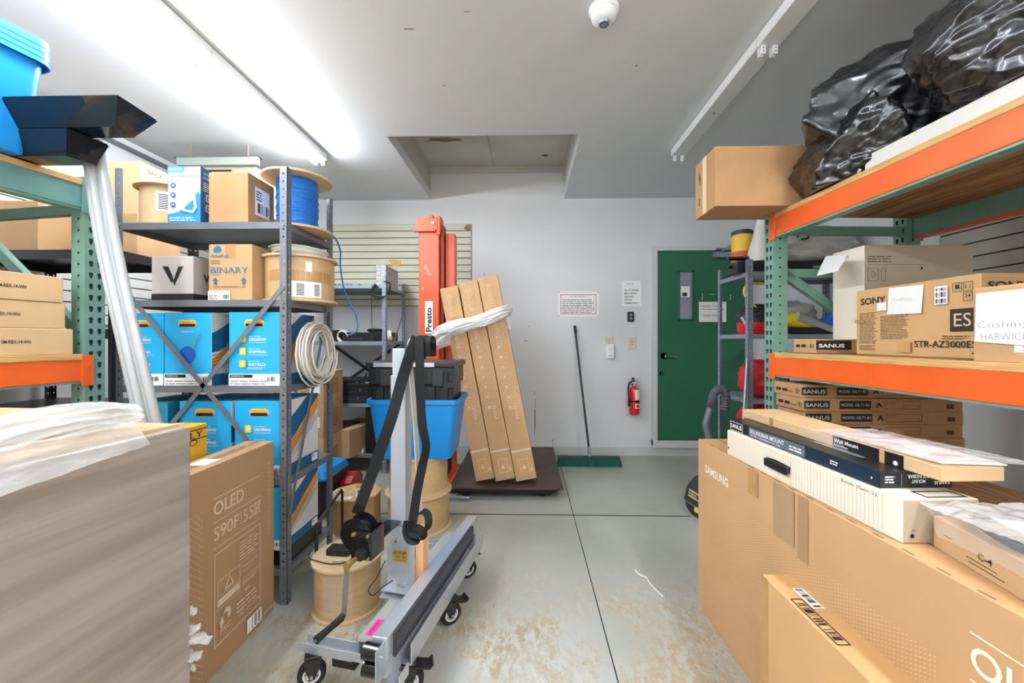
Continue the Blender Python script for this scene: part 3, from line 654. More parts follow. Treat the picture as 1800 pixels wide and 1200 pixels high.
g.rects([(x * .012 + .02, z * .012 + .03, x * .012 + .0235, z * .012 + .0335) for x in range(16) for z in range(52) if (x + z) % 2 == 0], PR, 'dot_pattern')
# wrapped carton
WRAP = mat('stretch_film_over_carton', '#a6998f', .34, var=.2, vs=6, stretch=(2, .17, 3.6), bump=.3, bs=9, coat=.3, col2='#877b71')
WRAP.node_tree.nodes['Mapping'].inputs['Rotation'].default_value = (R(-24), 0, 0)
t = thing('wrapped_tv_carton', 'huge taupe film-wrapped television carton filling the lower left foreground', 'carton', (-1.165, -.25, 0), 3.2)
b = MB(); b.box(0, .205, 0, 1.365, 0, 1.025); b.build('body', WRAP, t, bevel=.006)
t.rotation_euler.z = R(-6.0); t.location = (-1.305, -.22, 0)
MB().box(.03, .17, 0, 1.36, 1.025, 1.032).build('cardboard_lip', CARD2, t)
# bunched film lying on top
t2 = thing('bunched_film', 'crumpled bunch of clear stretch film lying over the wrapped carton top', 'plastic film', (0, 0, 0))
FILMS = mat('thin_film_skirt', '#f3f3f1', .12, alpha=.3, bump=.9, bs=13, stretch=(3, 1, 3))
FILMW = mat('bunched_white_film', '#f3f3f1', .16, alpha=.42, bump=.8, bs=11, stretch=(2.2, 1.2, 2.2))
def bunch(name, pts, rad, seed, n=26, amp=.5, m=FILMW, parent=None, flat=1, rings=5, al=.22):
    P = crv(pts, rings); L = []; bm = MB()
    for i, p in enumerate(P):
        d = (P[min(i + 1, len(P) - 1)] - P[max(i - 1, 0)]).normalized(); u = d.cross(Vector((0, 0, 1))).normalized(); v = u.cross(d); f = i / (len(P) - 1)
        r0 = rad(f) if callable(rad) else rad; l = []
        for k in range(n):
            a = 2 * math.pi * k / n; q = Vector((math.cos(a) * 1.6, math.sin(a) * 1.6, i * al)) + Vector((seed, seed, 0))
            r = r0 * (1 + amp * (1 - 2.4 * abs(noise.noise(q * 1.3))) + amp * .5 * noise.noise(q * 3.3))
            l.append(p + u * (math.cos(a) * r) + v * (math.sin(a) * r * flat))
        L.append(l)
    bm.loft(L); return bm.build(name, m, parent, 75)
bunch('film_roll', [(-1.075, .52, 1.045), (-1.085, .70, 1.07), (-1.09, .86, 1.085), (-1.09, .98, 1.082), (-1.07, 1.05, 1.07)], lambda f: .055 * (1 - .3 * f) + .012, 3, n=64, amp=.22, parent=t2, flat=.5, rings=10, al=.045)
sheet('film_skirt', FILMS, [(-.995, .42, 1.075), (-.985, .98, 1.07), (-.942, .98, 1.012), (-.90, .42, .985)], .010, 5, 60, 26, parent=t2, fq=7)
sheet('film_flap', FILMS, [(-1.20, .45, 1.06), (-1.17, 1.02, 1.08), (-1.02, 1.04, 1.06), (-1.02, .5, 1.07)], .013, 8, 60, 30, parent=t2, fq=6)
t3 = thing('torn_film_tuft', 'torn white film tuft sticking out low beside the wrapped carton edge', 'plastic film', (0, 0, 0))
for k, (px, py) in enumerate(((345, 1075), (352, 1100), (370, 1125), (355, 1150), (340, 1175))):
    a = cam_pt(322, py + (6, 4, 2, -2, -4)[k], 1.14); c_ = cam_pt(px, py, 1.16); m_ = (a + c_) / 2 + Vector((0, 0, .008 * (-1) ** k)); bunch('film_strand', [a, m_, c_], lambda f: .017 * (1 - f * .45), k * 3.1 + 1, n=18, amp=.7, parent=t3, flat=.5, rings=8)
# plain carton further left with lighter lid, and yellow taped carton
t, E = carton('flat_carton', 'plain brown carton top visible behind the film bunch at far left', 'carton', (-1.68, -.15, .0), -6, (.34, 1.30, 1.072), CARD, seam='y', tape=None)
t, E = carton('yellow_carton', 'yellow carton with black printed tape standing behind the wrapped carton', 'carton', (-1.47, 1.36, .0), 0, (.13, .28, .925), mat('yellow_carton_tape', '#d9a928', .5, var=.12, vs=9))
g = Face(t, 'F', E); G2 = Face(t, 'R', E)
for q, W_ in ((g, .13), (G2, .28)):
    q.rects([(0, .905, W_, .909), (0, .868, W_, .872)], INK, 'tape_rule'); q.text('STRIKTLY', .004, .875, .026, INK, W_ * .9, .0); q.text('S.NIKO', .03 * W_ / .13, .83, .024, INK, W_ * .6, -.01, rot=6)
# ---------------- the long white tubes ----------------
PIPE = mat('white_plastic_tube', '#adb2b2', .3, coat=.1)
for k, d in enumerate((-15, -3, 8, 18)):
    pts = [cam_pt(164 + d * .9, 250, 1.66), cam_pt(186 + d, 400, 1.65), cam_pt(215 + d, 540, 1.63), cam_pt(247 + d * 1.05, 680, 1.63), cam_pt(272 + d * 1.1, 790, 1.66), cam_pt(293 + d * 1.1, 930, 1.71), cam_pt(303 + d * 1.1, 1050, 1.75)]
    pts = [Vector((p.x, p.y - .012 * (k % 2), p.z)) for p in pts]; e = pts[-1] - pts[-2]; pts.append(pts[-1] + e * (pts[-1].z / -e.z))
    o = MB().tube(crv(pts, 6), .0165, 14).build('plastic_tube', PIPE, None, 60)
    tag(o, ('leftmost of the four long white plastic tubes leaning on the left rack', 'second from left of the four leaning white plastic tubes', 'third from left of the four leaning white plastic tubes', 'rightmost of the four leaning white plastic tubes')[k], 'plastic tube', 'long white plastic tubes leaning at the left rack')
# ---------------- on the left rack ----------------
def place(root, r, x, y, z, rz=0): root.location = rack_pt(r, x, y, z); root.rotation_euler.z = r.rotation_euler.z + R(rz)
for k in range(3):
    t, E = carton('flat_mount_carton', ('bottom', 'middle', 'top')[k] + ' carton of the three stacked on the left rack orange beam', 'carton', (0, 0, 0), 0, (.42, .62, .107), CARD2, 'cartons stacked on the orange beam', seam='y')
    place(t, RL, -.43 + (0, -.004, -.002)[k], -.665 + (.012, -.012, -.02)[k], 1.211 + k * .1085)
    Face(t, 'R', E).text('SM-RBX-14-WH', (.405, .40, .425)[k], .046, .014, INK, .082, .02)
def rrect(w, d, r, z, n=5, cx=0, cy=0):
    P = []
    for sx, sy, a0 in ((1, 1, 0), (-1, 1, 90), (-1, -1, 180), (1, -1, 270)):
        for i in range(n + 1): a = R(a0 + 90 * i / n); P.append((cx + sx * (w / 2 - r) + r * math.cos(a), cy + sy * (d / 2 - r) + r * math.sin(a), z))
    return P
def tote(label, loc, rz, W, D, Hh, taper=.80, group=None, rimonly=False, rot=None, name='plastic_tote'):
    t = thing(name, label, 'storage tote', loc, rz, group, rot); k = taper
    L = [rrect(W * k, D * k, .035, 0), rrect(W * k + .012, D * k + .012, .045, .012)]
    L += [rrect(W * .94, D * .94, .05, Hh - .035), rrect(W * .94, D * .94, .05, Hh - .004), rrect(W * .93, D * .93, .045, Hh - .004), rrect(W * k - .005, D * k - .005, .035, .02)]
    b = MB(); b.loft(L); b.build('body', TOTE, t, 50)
    b = MB(); b.loft([rrect(W * .935, D * .935, .05, Hh), rrect(W, D, .055, Hh), rrect(W * 1.005, D * 1.005, .057, Hh - .028), rrect(W * .99, D * .99, .055, Hh - .028), rrect(W * .985, D * .985, .05, Hh - .008), rrect(W * .945, D * .945, .05, Hh - .008)], cap=False); b.build('rim', TOTE, t, 50)
    return t
base = cam_pt(0, 200, 1.42)
for k in range(4):
    t = tote(('lowest', 'second lowest', 'second highest', 'topmost')[k] + ' of the four blue totes nested on the left rack top', (0, 0, 0), 0, .46, .62, .395, group='nested blue totes on the left rack')
    place(t, RL, -.15, -.44, 1.975 + k * .021, -4); t.rotation_euler.x = R(0); t.rotation_euler.y = R(-1.5)
# dark metal trays
def tray(label, pts_top, inset, h, group, z):
    """rim quad (x,y) with sloping sides down to a smaller floor"""
    t = thing('metal_tray', label, 'metal tray', (pts_top[0][0], pts_top[0][1], z), 0, group); o = Vector((*pts_top[0], 0)); c_ = sum((Vector((*p, 0)) for p in pts_top), Vector()) / 4
    q = [Vector((*p, 0)) - o for p in pts_top]; cc = c_ - o
    def ins(p, d): s = p - cc; return cc + Vector((s.x - math.copysign(d, s.x), s.y - math.copysign(d * .8, s.y), 0))
    L = [[Vector((ins(p, inset).x, ins(p, inset).y, 0)) for p in q], [Vector((p.x, p.y, h - .006)) for p in q], [Vector((ins(p, -.006).x, ins(p, -.006).y, h - .006)) for p in q], [Vector((ins(p, -.006).x, ins(p, -.006).y, h)) for p in q], [Vector((p.x, p.y, h)) for p in [ins(v, .003) for v in q]], [Vector((ins(p, inset + .003).x, ins(p, inset + .003).y, .003)) for p in q]]
    MB().loft(L).build('tray_body', NAVY, t); b = MB()
    r_ = [Vector((ins(p, -.006).x, ins(p, -.006).y, h)) for p in q]
    return t
A, B_ = cam_pt(207, 190, 1.45), cam_pt(277, 226, 1.62)
tray('upper of two glossy dark metal trays jutting off the left rack top', [(-2.25, A.y), (A.x, A.y), (B_.x, B_.y), (-2.2, B_.y)], .055, .093, 'dark metal trays on the left rack', 2.072)
A, B_ = cam_pt(117, 238, 1.50), cam_pt(192, 268, 1.63)
tray('lower of two glossy dark metal trays resting on the left rack top board', [(-2.35, A.y), (A.x, A.y), (B_.x, B_.y), (-2.3, B_.y)], .03, .095, 'dark metal trays on the left rack', 1.976)
# cartons on the black unit
t, E = carton('plain_carton', 'large plain brown carton on the black shelving seen under the green beam', 'carton', (-3.05, 2.1, 1.754), 0, (.40, .23, .275), CARD, tape=TAPE)
Face(t, 'R', E).label(.03, .235, .09, .262, 4, False)
t, E = carton('plain_carton', 'plain carton on the black shelving end right behind the white tubes', 'carton', (-2.50, 2.2, 1.754), 0, (.30, .28, .235), CARD)
t, E = carton('tall_carton', 'narrow tan carton with black label standing on the plain carton behind the tubes', 'carton', (-2.47, 2.22, 1.9905), 0, (.27, .17, .30), CARD2)
g = Face(t, 'R', E); g.text('BACK', .04, .245, .028, INKB, .10, .01); g.rect(.05, .19, .13, .225, WHITE, 'paper_label'); g.rect(.05, .03, .10, .16, mat('dark_label', '#4a4440', .6), 'dark_label')
# ---------------- contents of the tall bolted shelving ----------------
SY = U1Y + .006
spool('plain board cable spool with paper labels at the left end of the top shelf', (-1.915, 2.10, 1.84), .15, .125, .235, CARD2)
sp = [o for o in C.objects if o.name.startswith('cable_spool')][-1]
arc_label(sp, .1255, -75, -5, .09, .19, WHITE, 'paper_label')
arc_barcode(sp, .1262, -70, -52, .1, .18, True); arc_barcode(sp, .1262, -24, -9, .1, .18, True)
# wall mount holder box
t, E = carton('mount_holder_carton', 'white and blue printed carton lettered WALL MOUNT HOLDER on the top shelf', 'carton', (-1.752, 1.905, 1.8405), 0, (.162, .17, .277), mat('white_carton', '#ccd6df', .45), seam=None)
BL2 = mat('mid_blue_print', '#2f8ccb', .5); NV = mat('navy_print', '#20598c', .5)
g = Face(t, 'F', E); W_, H_ = .162, .277
g.poly([(0, 0), (W_, 0), (W_, .14), (.15, .155), (.10, .09), (.05, .055), (0, .045)], BL2, 'printed_wave')
g.poly([(0, H_ - .028), (.075, H_ - .028), (.085, H_), (0, H_)], mat('sky_print', '#4ab0e0', .5), 'brand_tab'); g.text('INSTINCT', .008, H_ - .02, .012, WHITE, .06, .0)
g.text('WALL MOUNT HOLDER', .008, .222, .014, NV, .145, .0); g.text('Designed for GOOGLE WIFI', .008, .21, .006, NV, .10, 0); g.text('2-3 Mode', .125, .258, .006, INK, .03, 0)
for v in (.185, .138, .09): g.disc(.028, v, .013, .013, NV, 'icon_disc'); g.frame(.022, v - .005, .034, v + .005, .002, WHITE, 'icon')
P = [(.075, .06), (.13, .048), (.148, .075), (.142, .125), (.12, .14), (.115, .2), (.09, .2), (.09, .145), (.065, .12), (.06, .08)]
g.poly(P, mat('pale_product_print', '#eef2f6', .5), 'printed_product'); g.poly([(.085, .068), (.125, .06), (.135, .08), (.13, .115), (.09, .08)], BL2, 'printed_product_gap'); g.frame(.097, .165, .113, .195, .002, STEELL, 'printed_outline'); g.fine(.015, .012, .14, .034, 2, WHITE, .4, 7)
g = Face(t, 'R', E); g.rect(0, 0, .17, H_, NV, 'side_panel'); g.text('WALL MOUNT', .015, .245, .012, WHITE, .12, 0); g.text('HOLDER', .015, .225, .012, WHITE, .06, 0); g.fine(.015, .165, .14, .212, 5, WHITE, .35, 5)
for u in (.03, .10):
    for v in (.065, .115): g.frame(u, v, u + .036, v + .036, .006, WHITE, 'icon'); g.rect(u + .012, v + .012, u + .024, v + .024, WHITE, 'icon_dot')
t, E = carton('shipping_carton', 'brown shipping carton with white label between the printed carton and blue spool', 'carton', (-1.555, 1.912, 1.8405), 0, (.196, .20, .25), CARD3, tape=TAPE)
Face(t, 'R', E).label(.05, .06, .16, .20, 6)
BCAB = mat('bright_blue_cable', '#2272c4', .45)
spool('cable spool wound with bright blue cable on the top shelf behind the post', (-1.222, 2.097, 1.841), .168, .098, .285, BCAB, wind=True, fl=SPW)
tag(MB().tube(crv([(-1.10, 2.13, 1.86), (-1.075, 2.2, 1.845), (-1.10, 2.325, 1.80), (-1.115, 2.36, 1.70), (-1.09, 2.37, 1.55), (-1.03, 2.38, 1.42), (-1.02, 2.37, 1.33), (-1.06, 2.34, 1.30)]), .0045, 8).build('blue_cable', BCAB, None, 60), 'loose end of blue cable hanging down from the blue spool', 'cable')
# second shelf
t, E = carton('speaker_carton', 'grey carton with a black slanted V mark and black base on the second shelf', 'carton', (-1.834, 1.905, 1.466), 0, (.208, .20, .215), mat('grey_carton', '#b9b2af', .6), seam=None)
for s_, W_ in (('F', .208), ('R', .20)):
    g = Face(t, s_, E); g.rect(0, 0, W_, .032, INK, 'base_band')
    if s_ == 'F': g.polys([[(.055, .165), (.085, .165), (.105, .12), (.112, .095), (.10, .085)], [(.108, .09), (.115, .07), (.16, .165), (.135, .165)]], INK, 'v_mark')
    else:
        g.polys([[(.06, .135), (.072, .135), (.08, .11), (.076, .10)], [(.076, .10), (.08, .09), (.10, .135), (.09, .135)]], INK, 'v_mark'); g.text('OX', .105, .105, .028, INK, .055, .0)
BN, EN = carton('wire_carton', 'tan carton with blue lettering and two up arrows in the middle of the second shelf', 'carton', (-1.549, 1.905, 1.466), 0, (.215, .25, .272), CARD, tape=TAPE)
g = Face(BN, 'F', EN, 4); g.text('ArmorPack', .012, .205, .02, BLUEINK, .09, .01); g.poly([(.03, .232), (.055, .232), (.065, .24), (.06, .258), (.045, .266), (.032, .258), (.024, .242)], BLUEINK, 'helmet_mark')
g.fine(.012, .175, .07, .198, 4, INKB, .3, 2); g.text('BINARY', .012, .13, .03, BLUEINK, .185, .0); g.rect(.012, .122, .06, .124, BLUEINK, 'printed_line')
for u in (.035, .175): g.polys([[(u - .006, .075), (u + .006, .075), (u + .006, .092), (u - .006, .092)], [(u - .015, .092), (u + .015, .092), (u, .110)]], BLUEINK, 'up_arrow')
g.text('THIS SIDE UP WHEN DISPENSING CABLE', .025, .06, .007, INK, .16, 0); g.rect(.0, .0, .11, .045, WHITE, 'paper_label'); g.text('16-4 SPEAKER WIRE', .003, .033, .008, INK, .10, 0); g.fine(.004, .004, .05, .028, 3, INK, .4, 3); g.barcode(.075, .006, .105, .026)
s2 = spool('large tan-wrapped cable spool with white coils on top, second shelf', (-1.212, 2.105, 1.466), .183, .166, .235, KRAFT)
arc_label(s2, .1665, -85, -25, .02, .10, WHITE, 'paper_label'); arc_barcode(s2, .1672, -66, -54, .03, .09, True); arc_barcode(s2, .1672, -38, -29, .03, .09, True); arc_label(s2, .1664, -115, 0, .10, .155, TAPE, 'tape_band'); arc_label(s2, .167, -52, -42, .15, .20, WHITE, 'number_sticker')
def coil(label, c, r, n, turns, rad, m, nrm, seed, thick=.03, group=None, squash=1, name='cable_coil', loose=1):
    g = random.Random(seed); M = Vector(nrm).to_track_quat('Z', 'Y').to_matrix(); c = Vector(c); P = []
    rr = r; zz = 0
    for i in range(turns * 16 + 1):
        a = 2 * math.pi * i / 16
        if i % 16 == 0: r1 = r * (1 + g.uniform(-.14, .08) * loose); z1 = g.uniform(-thick, thick); ox = g.uniform(-.05, .05) * r * loose; oy = g.uniform(-.05, .05) * r; 
        rr += (r1 - rr) * .15; zz += (z1 - zz) * .15
        P.append(c + M @ Vector((rr * math.cos(a) + ox, squash * rr * math.sin(a) + oy, zz)))
    o = MB().tube(P, rad, 6).build(name, m, None, 60)
    return tag(o, label, 'cable', group)
coil('white cable coiled flat on top of the large tan spool', (-1.212, 2.105, 1.735), .13, 0, 14, .0045, CABLEW, (0, .05, 1), 4, .022)
# third and fourth shelf: cyan cartons
def swirl(t, E):
    g = Face(t, 'R', E); D, Hh = E[3], E[5]; g.rect(0, 0, D, Hh, LGREY, 'side_panel'); k = Hh / .355
    s = lambda t_: D * t_
    g.band(lambda a: (s(a), Hh * (.45 + .5 * a ** 1.5)), lambda a: (s(a), min(Hh, Hh * (.72 + .5 * a ** 1.2))), DBLUE)
    g.band(lambda a: (s(a), Hh * (.18 + .62 * a ** 1.6 + .12 * math.sin(3.1 * a))), lambda a: (s(a), Hh * (.36 + .60 * a ** 1.5 + .1 * math.sin(3.1 * a))), ORP)
    L_ = []
    for i in range(7):
        a0 = .05 + .08 * i; P = [(s(x / 8), Hh * min(.98, (a0 * .6 + .14 + .5 * (x / 8) ** (1.2 + .1 * i)))) for x in range(9)]
        L_ += [[(P[j][0], P[j][1] - .0012), (P[j + 1][0], P[j + 1][1] - .0012), (P[j + 1][0], P[j + 1][1] + .0012), (P[j][0], P[j][1] + .0012)] for j in range(8) if P[j + 1][1] < Hh * .75]
    g.polys(L_, INK, 'printed_curve'); g.rect(0, 0, D, Hh * .15, DBLUE, 'base_band'); g.label(D * .78, Hh * .02, D * .97, Hh * .13, 4, False)
def cyan(label, loc, w, h, kind, sw=True, m=CYAN, d=.30, grp='cyan wire cartons on the shelving'):
    t, E = carton('cable_carton', label, 'carton', loc, 0, (w, d, h), m, grp, seam=None); g = Face(t, 'F', E)
    if kind: 
        g.capsule(w * .30, h * .80, w * .68, h * .90, YEL, 'hand_hole_rim'); g.capsule(w * .315, h * .805, w * .665, h * .885, ORP, 'hand_hole_liner'); g.capsule(w * .32, h * .805, w * .66, h * .845, BLACK, 'hand_hole')
        g.rect(0, 0, w, h * .16, WHITE, 'paper_label'); g.rect(w * .02, h * .105, w * .46, h * .15, INK, 'label_bar'); g.text('WIREPATH', w * .04, h * .118, h * .02, WHITE, w * .25, 0)
        g.fine(w * .03, h * .02, w * .9, h * .09, 2, INK, .25, 5); g.barcode(w * .75, h * .06, w * .9, h * .12, n=14)
    if kind == 1:
        for i, (a, c_) in enumerate((('EASY ONLINE', 'ORDERING'), ('SAME DAY', 'SHIPPING'), ('FASTER, EASIER', 'INSTALLS'))):
            v = h * (.60 - i * .17); g.rect(w * .22, v - h * .01, w * .34, v + h * .085, YEL, 'icon_square'); g.rect(w * .25, v + h * .015, w * .31, v + h * .06, mat('pale_yellow_print', '#f6dc8a', .6), 'icon'); g.text(a, w * .40, v + h * .06, h * .016, WHITE, w * .22, 0); g.text(c_, w * .40, v + h * .01, h * .036, WHITE, w * .33, .015); g.fine(w * .40, v - h * .02, w * .8, v, 2, WHITE, .25, i)
        g.text('WIREPATH', w * .38, h * .225, h * .016, WHITE, w * .28, -.01)
    if kind == 2:
        g.text('WIREPATH', w * .36, h * .725, h * .022, WHITE, w * .26, -.01); g.disc(w * .5, h * .42, w * .165, w * .175, DBLUE, 'reel_hole_rim'); g.disc(w * .505, h * .42, w * .15, w * .16, mat('reel_blue', '#1556b8', .5), 'reel_hole')
        t_ = MB(g.M); t_.tube([(w * .63, h * .50, .002), (w * .68, h * .6, .012), (w * .74, h * .67, .008), (w * .82, h * .72, .012)], .003, 6); t_.build('cable_tail', STEELL, t, 50)
    if sw: swirl(t, E)
    return t
cyan('cyan carton at the left end of the third shelf behind the white tubes', (-1.985, 1.90, 1.051), .215, .352, 1, False)
cyan('cyan carton with a round blue reel hole on the third shelf', (-1.766, 1.90, 1.051), .236, .354, 2)
cyan('cyan carton with three yellow icons at the right of the third shelf', (-1.445, 1.90, 1.051), .255, .356, 1)
cyan('dull teal carton at the left end of the fourth shelf', (-1.965, 1.90, .606), .215, .36, 0, False, TEAL)
cyan('cyan carton with yellow icons in the middle of the fourth shelf', (-1.690, 1.90, .606), .255, .368, 1)
cyan('cyan carton with yellow icons at the right of the fourth shelf, beside the post', (-1.418, 1.90, .606), .250, .370, 1)
t = cyan('cyan and orange carton on the lowest shelf of the tall shelving', (-1.418, 1.90, .255), .250, .305, 1)
tag(MB().box(-1.45, -1.17, 1.92, 2.25, .171, .254).build('black_case', BLK, None, bevel=.004), 'flat black case under the lowest cyan carton', 'case')
coil('large white cable coil hanging off the side of the third shelf', (-1.112, 2.10, 1.205), .165, 0, 19, .0046, CABLEW, (1, 0, .05), 9, .03, loose=2.6)
# ---------------- audio shelving by the back wall ----------------
t, E = carton('power_supply_box', 'grey speckled metal box standing upright on the top back shelf', 'electronics box', (-1.462, 3.83, 1.801), 0, (.098, .36, .20), mat('speckled_grey', '#6e7174', .5, var=.6, vs=60, col2='#c9c9c6'), seam=None)
t, E = carton('flat_receiver', 'flat silver-grey device lying on the top back shelf', 'electronics box', (-1.95, 3.86, 1.801), 0, (.30, .3, .028), STEELL, seam=None); Face(t, 'F', E).rects([(.02 + .04 * i, .006, .045 + .04 * i, .02) for i in range(6)], INK, 'port')
t = thing('cable_bundle', 'dark cables looped over the front post of the top back shelf', 'cable', (0, 0, 0))
for k in range(4): MB().tube(crv([(-1.44 + .01 * k, 3.755, 1.81 - .01 * k), (-1.47, 3.74, 1.74), (-1.42, 3.735, 1.69 - .01 * k), (-1.34, 3.74, 1.69), (-1.30, 3.75, 1.75 + .01 * k), (-1.32, 3.8, 1.82), (-1.36, 3.76, 1.83)]), .006, 6).build('cable', RUB if k % 2 else INK, t, 60)
MB().tube([(-1.47, 3.75, 1.8), (-1.475, 3.75, 1.6), (-1.47, 3.75, 1.4), (-1.455, 3.75, 1.30)], .003, 5).build('hanging_wire', RUB, t); MB().box(-1.47, -1.445, 3.742, 3.758, 1.275, 1.31).build('plug', RUB, t)
t, E = carton('amplifier', 'black rack amplifier with cables on top, on the second back shelf', 'amplifier', (-1.79, 3.82, 1.261), 0, (.43, .35, .088), BLK, seam=None); g = Face(t, 'F', E); g.rects([(.02, .04, .4, .042)], STEELD, 'seam'); g.disc(.30, .045, .012, .012, STEEL, 'knob'); g.rects([(.05 + .02 * i, .02, .06 + .02 * i, .026) for i in range(8)], STEEL, 'button')
coil('small white cable coil on the second back shelf', (-1.79, 3.84, 1.31), .055, 0, 6, .006, CABLEW, (.1, 1, .2), 5, .015)
coil('tangle of black cable lying on the black amplifier', (-1.50, 3.95, 1.366), .085, 0, 9, .006, RUB, (0, .1, 1), 6, .014)
coil('tangle of beige cable dangling beside the back shelf post', (-1.318, 3.80, 1.315), .05, 0, 7, .006, CABLEW, (1, .3, .1), 8, .02)
t, E = carton('router', 'small black device at the left of the second back shelf', 'electronics box', (-2.02, 3.83, 1.261), 0, (.17, .2, .11), BLK, seam=None)
for k in range(3):
    t, E = carton('av_receiver', ('bottom', 'middle', 'top')[k] + ' black audio component of the pile on the third back shelf', 'audio component', (-1.98 + (0, .02, -.01)[k], 3.785, .666 + (0, .075, .15)[k]), 0, (.44, .38, .073), BLK if k else STEELD, 'audio components on the third back shelf', seam=None)
    g = Face(t, 'F', E); g.rects([(.01, .035, .43, .037)], STEEL, 'trim_line'); g.disc(.36, .05, .009, .009, STEEL, 'knob'); g.rects([(.25, .01, .33, .03)], STEELD, 'panel')
t, E = carton('open_carton', 'pale open carton with a black item inside on the lowest back shelf', 'carton', (-2.0, 3.60, .181), 0, (.30, .55, .26), CARD2, seam=None); t.rotation_euler.z = R(-12); t.location = (-1.93, 3.70, .181)
MB().box(.03, .2, .02, .3, .255, .285).build('black_item', BLK, t)
tag(MB().box(-1.555, -1.38, 3.80, 4.2, .181, .62).build('loudspeaker', BLK, None, bevel=.004), 'black loudspeaker on the lowest back shelf behind the tote', 'loudspeaker')
tag(MB().box(-1.66, -1.58, 3.82, 3.9, .181, .215).build('folded_paper', WHITE, None), 'small white folded paper on the lowest back shelf', 'paper')
bx = [(.0, .44, .28, 'lowest tan carton of the stack between the two shelving units'), (.441, .30, .28, 'tan carton with cable slot in the stack between the two shelving units'), (.742, .26, .2, 'smallest carton topping the stack between the two shelving units')]
for z, h, w_, lb in bx: t, E = carton('stacked_carton', lb, 'carton', (-1.72 - w_, 3.33, z), 0, (w_, .36, h), CARD if z else CARD2, 'carton stack between the shelving units'); Face(t, 'R', E).rect(.1, h * .2, .26, h * .75, CARD3, 'flap'); Face(t, 'F', E).label(w_ - .12, h * .3, w_ - .03, h * .6, 3, False)
t = thing('black_bin', 'black bin with a rounded blue lid on the floor beside the red toolbox', 'bin', (-1.60, 2.98, 0))
MB().loft([rrect(.30, .36, .03, 0), rrect(.34, .40, .04, .27)]).build('body', BLK, t, 50); MB().loft([rrect(.35, .41, .05, .27), rrect(.36, .42, .05, .285), rrect(.33, .39, .06, .33), rrect(.2, .26, .06, .345)]).build('lid', TOTE, t, 40)
t = thing('toolbox', 'red metal toolbox on the floor behind the octagonal drum', 'toolbox', (-1.46, 3.16, 0), 0)
b = MB(); b.box(-.24, .10, -.12, .12, 0, .13); b.build('body', mat('toolbox_red', '#b02a1f', .4), t, bevel=.006); MB().loft([[(-.24, -.12, .131), (.10, -.12, .131), (.10, .12, .131), (-.24, .12, .131)], [(-.24, -.12, .165), (.10, -.12, .165), (.10, .12, .165), (-.24, .12, .165)], [(-.24, -.06, .205), (.10, -.06, .205), (.10, .06, .205), (-.24, .06, .205)]]).build('lid', MATS['toolbox_red'], t)
# ceiling-hung heater
t = thing('unit_heater', 'beige louvred heater hung from the ceiling on rods behind the top shelf', 'heater', (-2.81, 3.13, 0))
HB = mat('heater_beige', '#b7ad98', .5); HG = mat('heater_green_grey', '#a9b5ab', .5)
MB().box(0, .66, 0, .03, 2.675, 2.735).build('hanger_bar', HG, t); MB().box(-.02, .68, .0, .05, 2.735, 2.742).build('top_flange', STEEL, t); MB().box(.06, .62, .04, .45, 2.32, 2.675).build('casing', HB, t, bevel=.005)
for x in (.10, .57): MB().cyl((x, .02, 2.70), (x, .02, ZC), .007).build('hanger_rod', mat('rusty_rod', '#8b7a68', .7), t); 
Face(t, 'F', (.06, .62, .04, .45, 2.32, 2.675)).rects([(.04, .02, .36, .33)], BLACK, 'louvre_opening')
for i in range(6): MB().bar((.10, .03, 2.35 + i * .055), (.42, .03, 2.35 + i * .055), .035, .003, (0, .7, .7)).build('louvre', HB, t)
# ---------------- blue tote and tool case on the spool stack ----------------
t = tote('blue storage tote standing on the stacked spools behind the cart mast', (-.735, 2.735, .501), 0, .61, .43, .388, taper=.78)
t = thing('tool_case', 'black modular tool case with silver lid strips set inside the blue tote', 'tool case', (-.74, 2.70, .86))
b = MB(); b.box(-.265, .265, -.15, .17, 0, .12); b.build('lower_body', BLK, t, bevel=.008)
b = MB(); b.box(-.28, .28, -.165, .18, .122, .235); b.build('upper_body', BLK, t, bevel=.008)
for z0, z1, k in ((.01, .11, 6), (.13, .215, 6)):
    for i in range(k):
        x = -.25 + i * .5 / k + .02; MB().box(x, x + .05, -.15 - .022 * (1 if z0 < .1 else 1.5), -.14, z0, z1).build('rib', BLK, t, bevel=.003)
for x in (-.19, .14): MB().box(x, x + .07, -.20, -.165, .12, .22).build('latch', mat('grey_black_plastic', '#24262a', .4), t, bevel=.004)
b = MB(); b.box(-.295, .295, -.175, .19, .236, .272); b.build('lid', MATS['grey_black_plastic'], t, bevel=.008)
for x0, x1 in ((-.24, -.09), (.0, .15)): MB().box(x0, x1, -.179, -.174, .24, .268).build('silver_strip', ALU, t)
b = MB(); b.bar((.29, -.16, .27), (.285, -.17, .13), .03, .02, (0, 1, 0)); b.bar((.28, -.175, .13), (.21, -.185, .12), .03, .02, (0, 0, 1)); b.build('side_handle', BLK, t)
b = MB(); b.cyl((-.31, -.17, .125), (-.265, -.17, .125), .018); b.tube([(-.305, -.18, .13), (-.28, -.185, .2)], .006, 6); b.build('handle_grip', BLK, t)
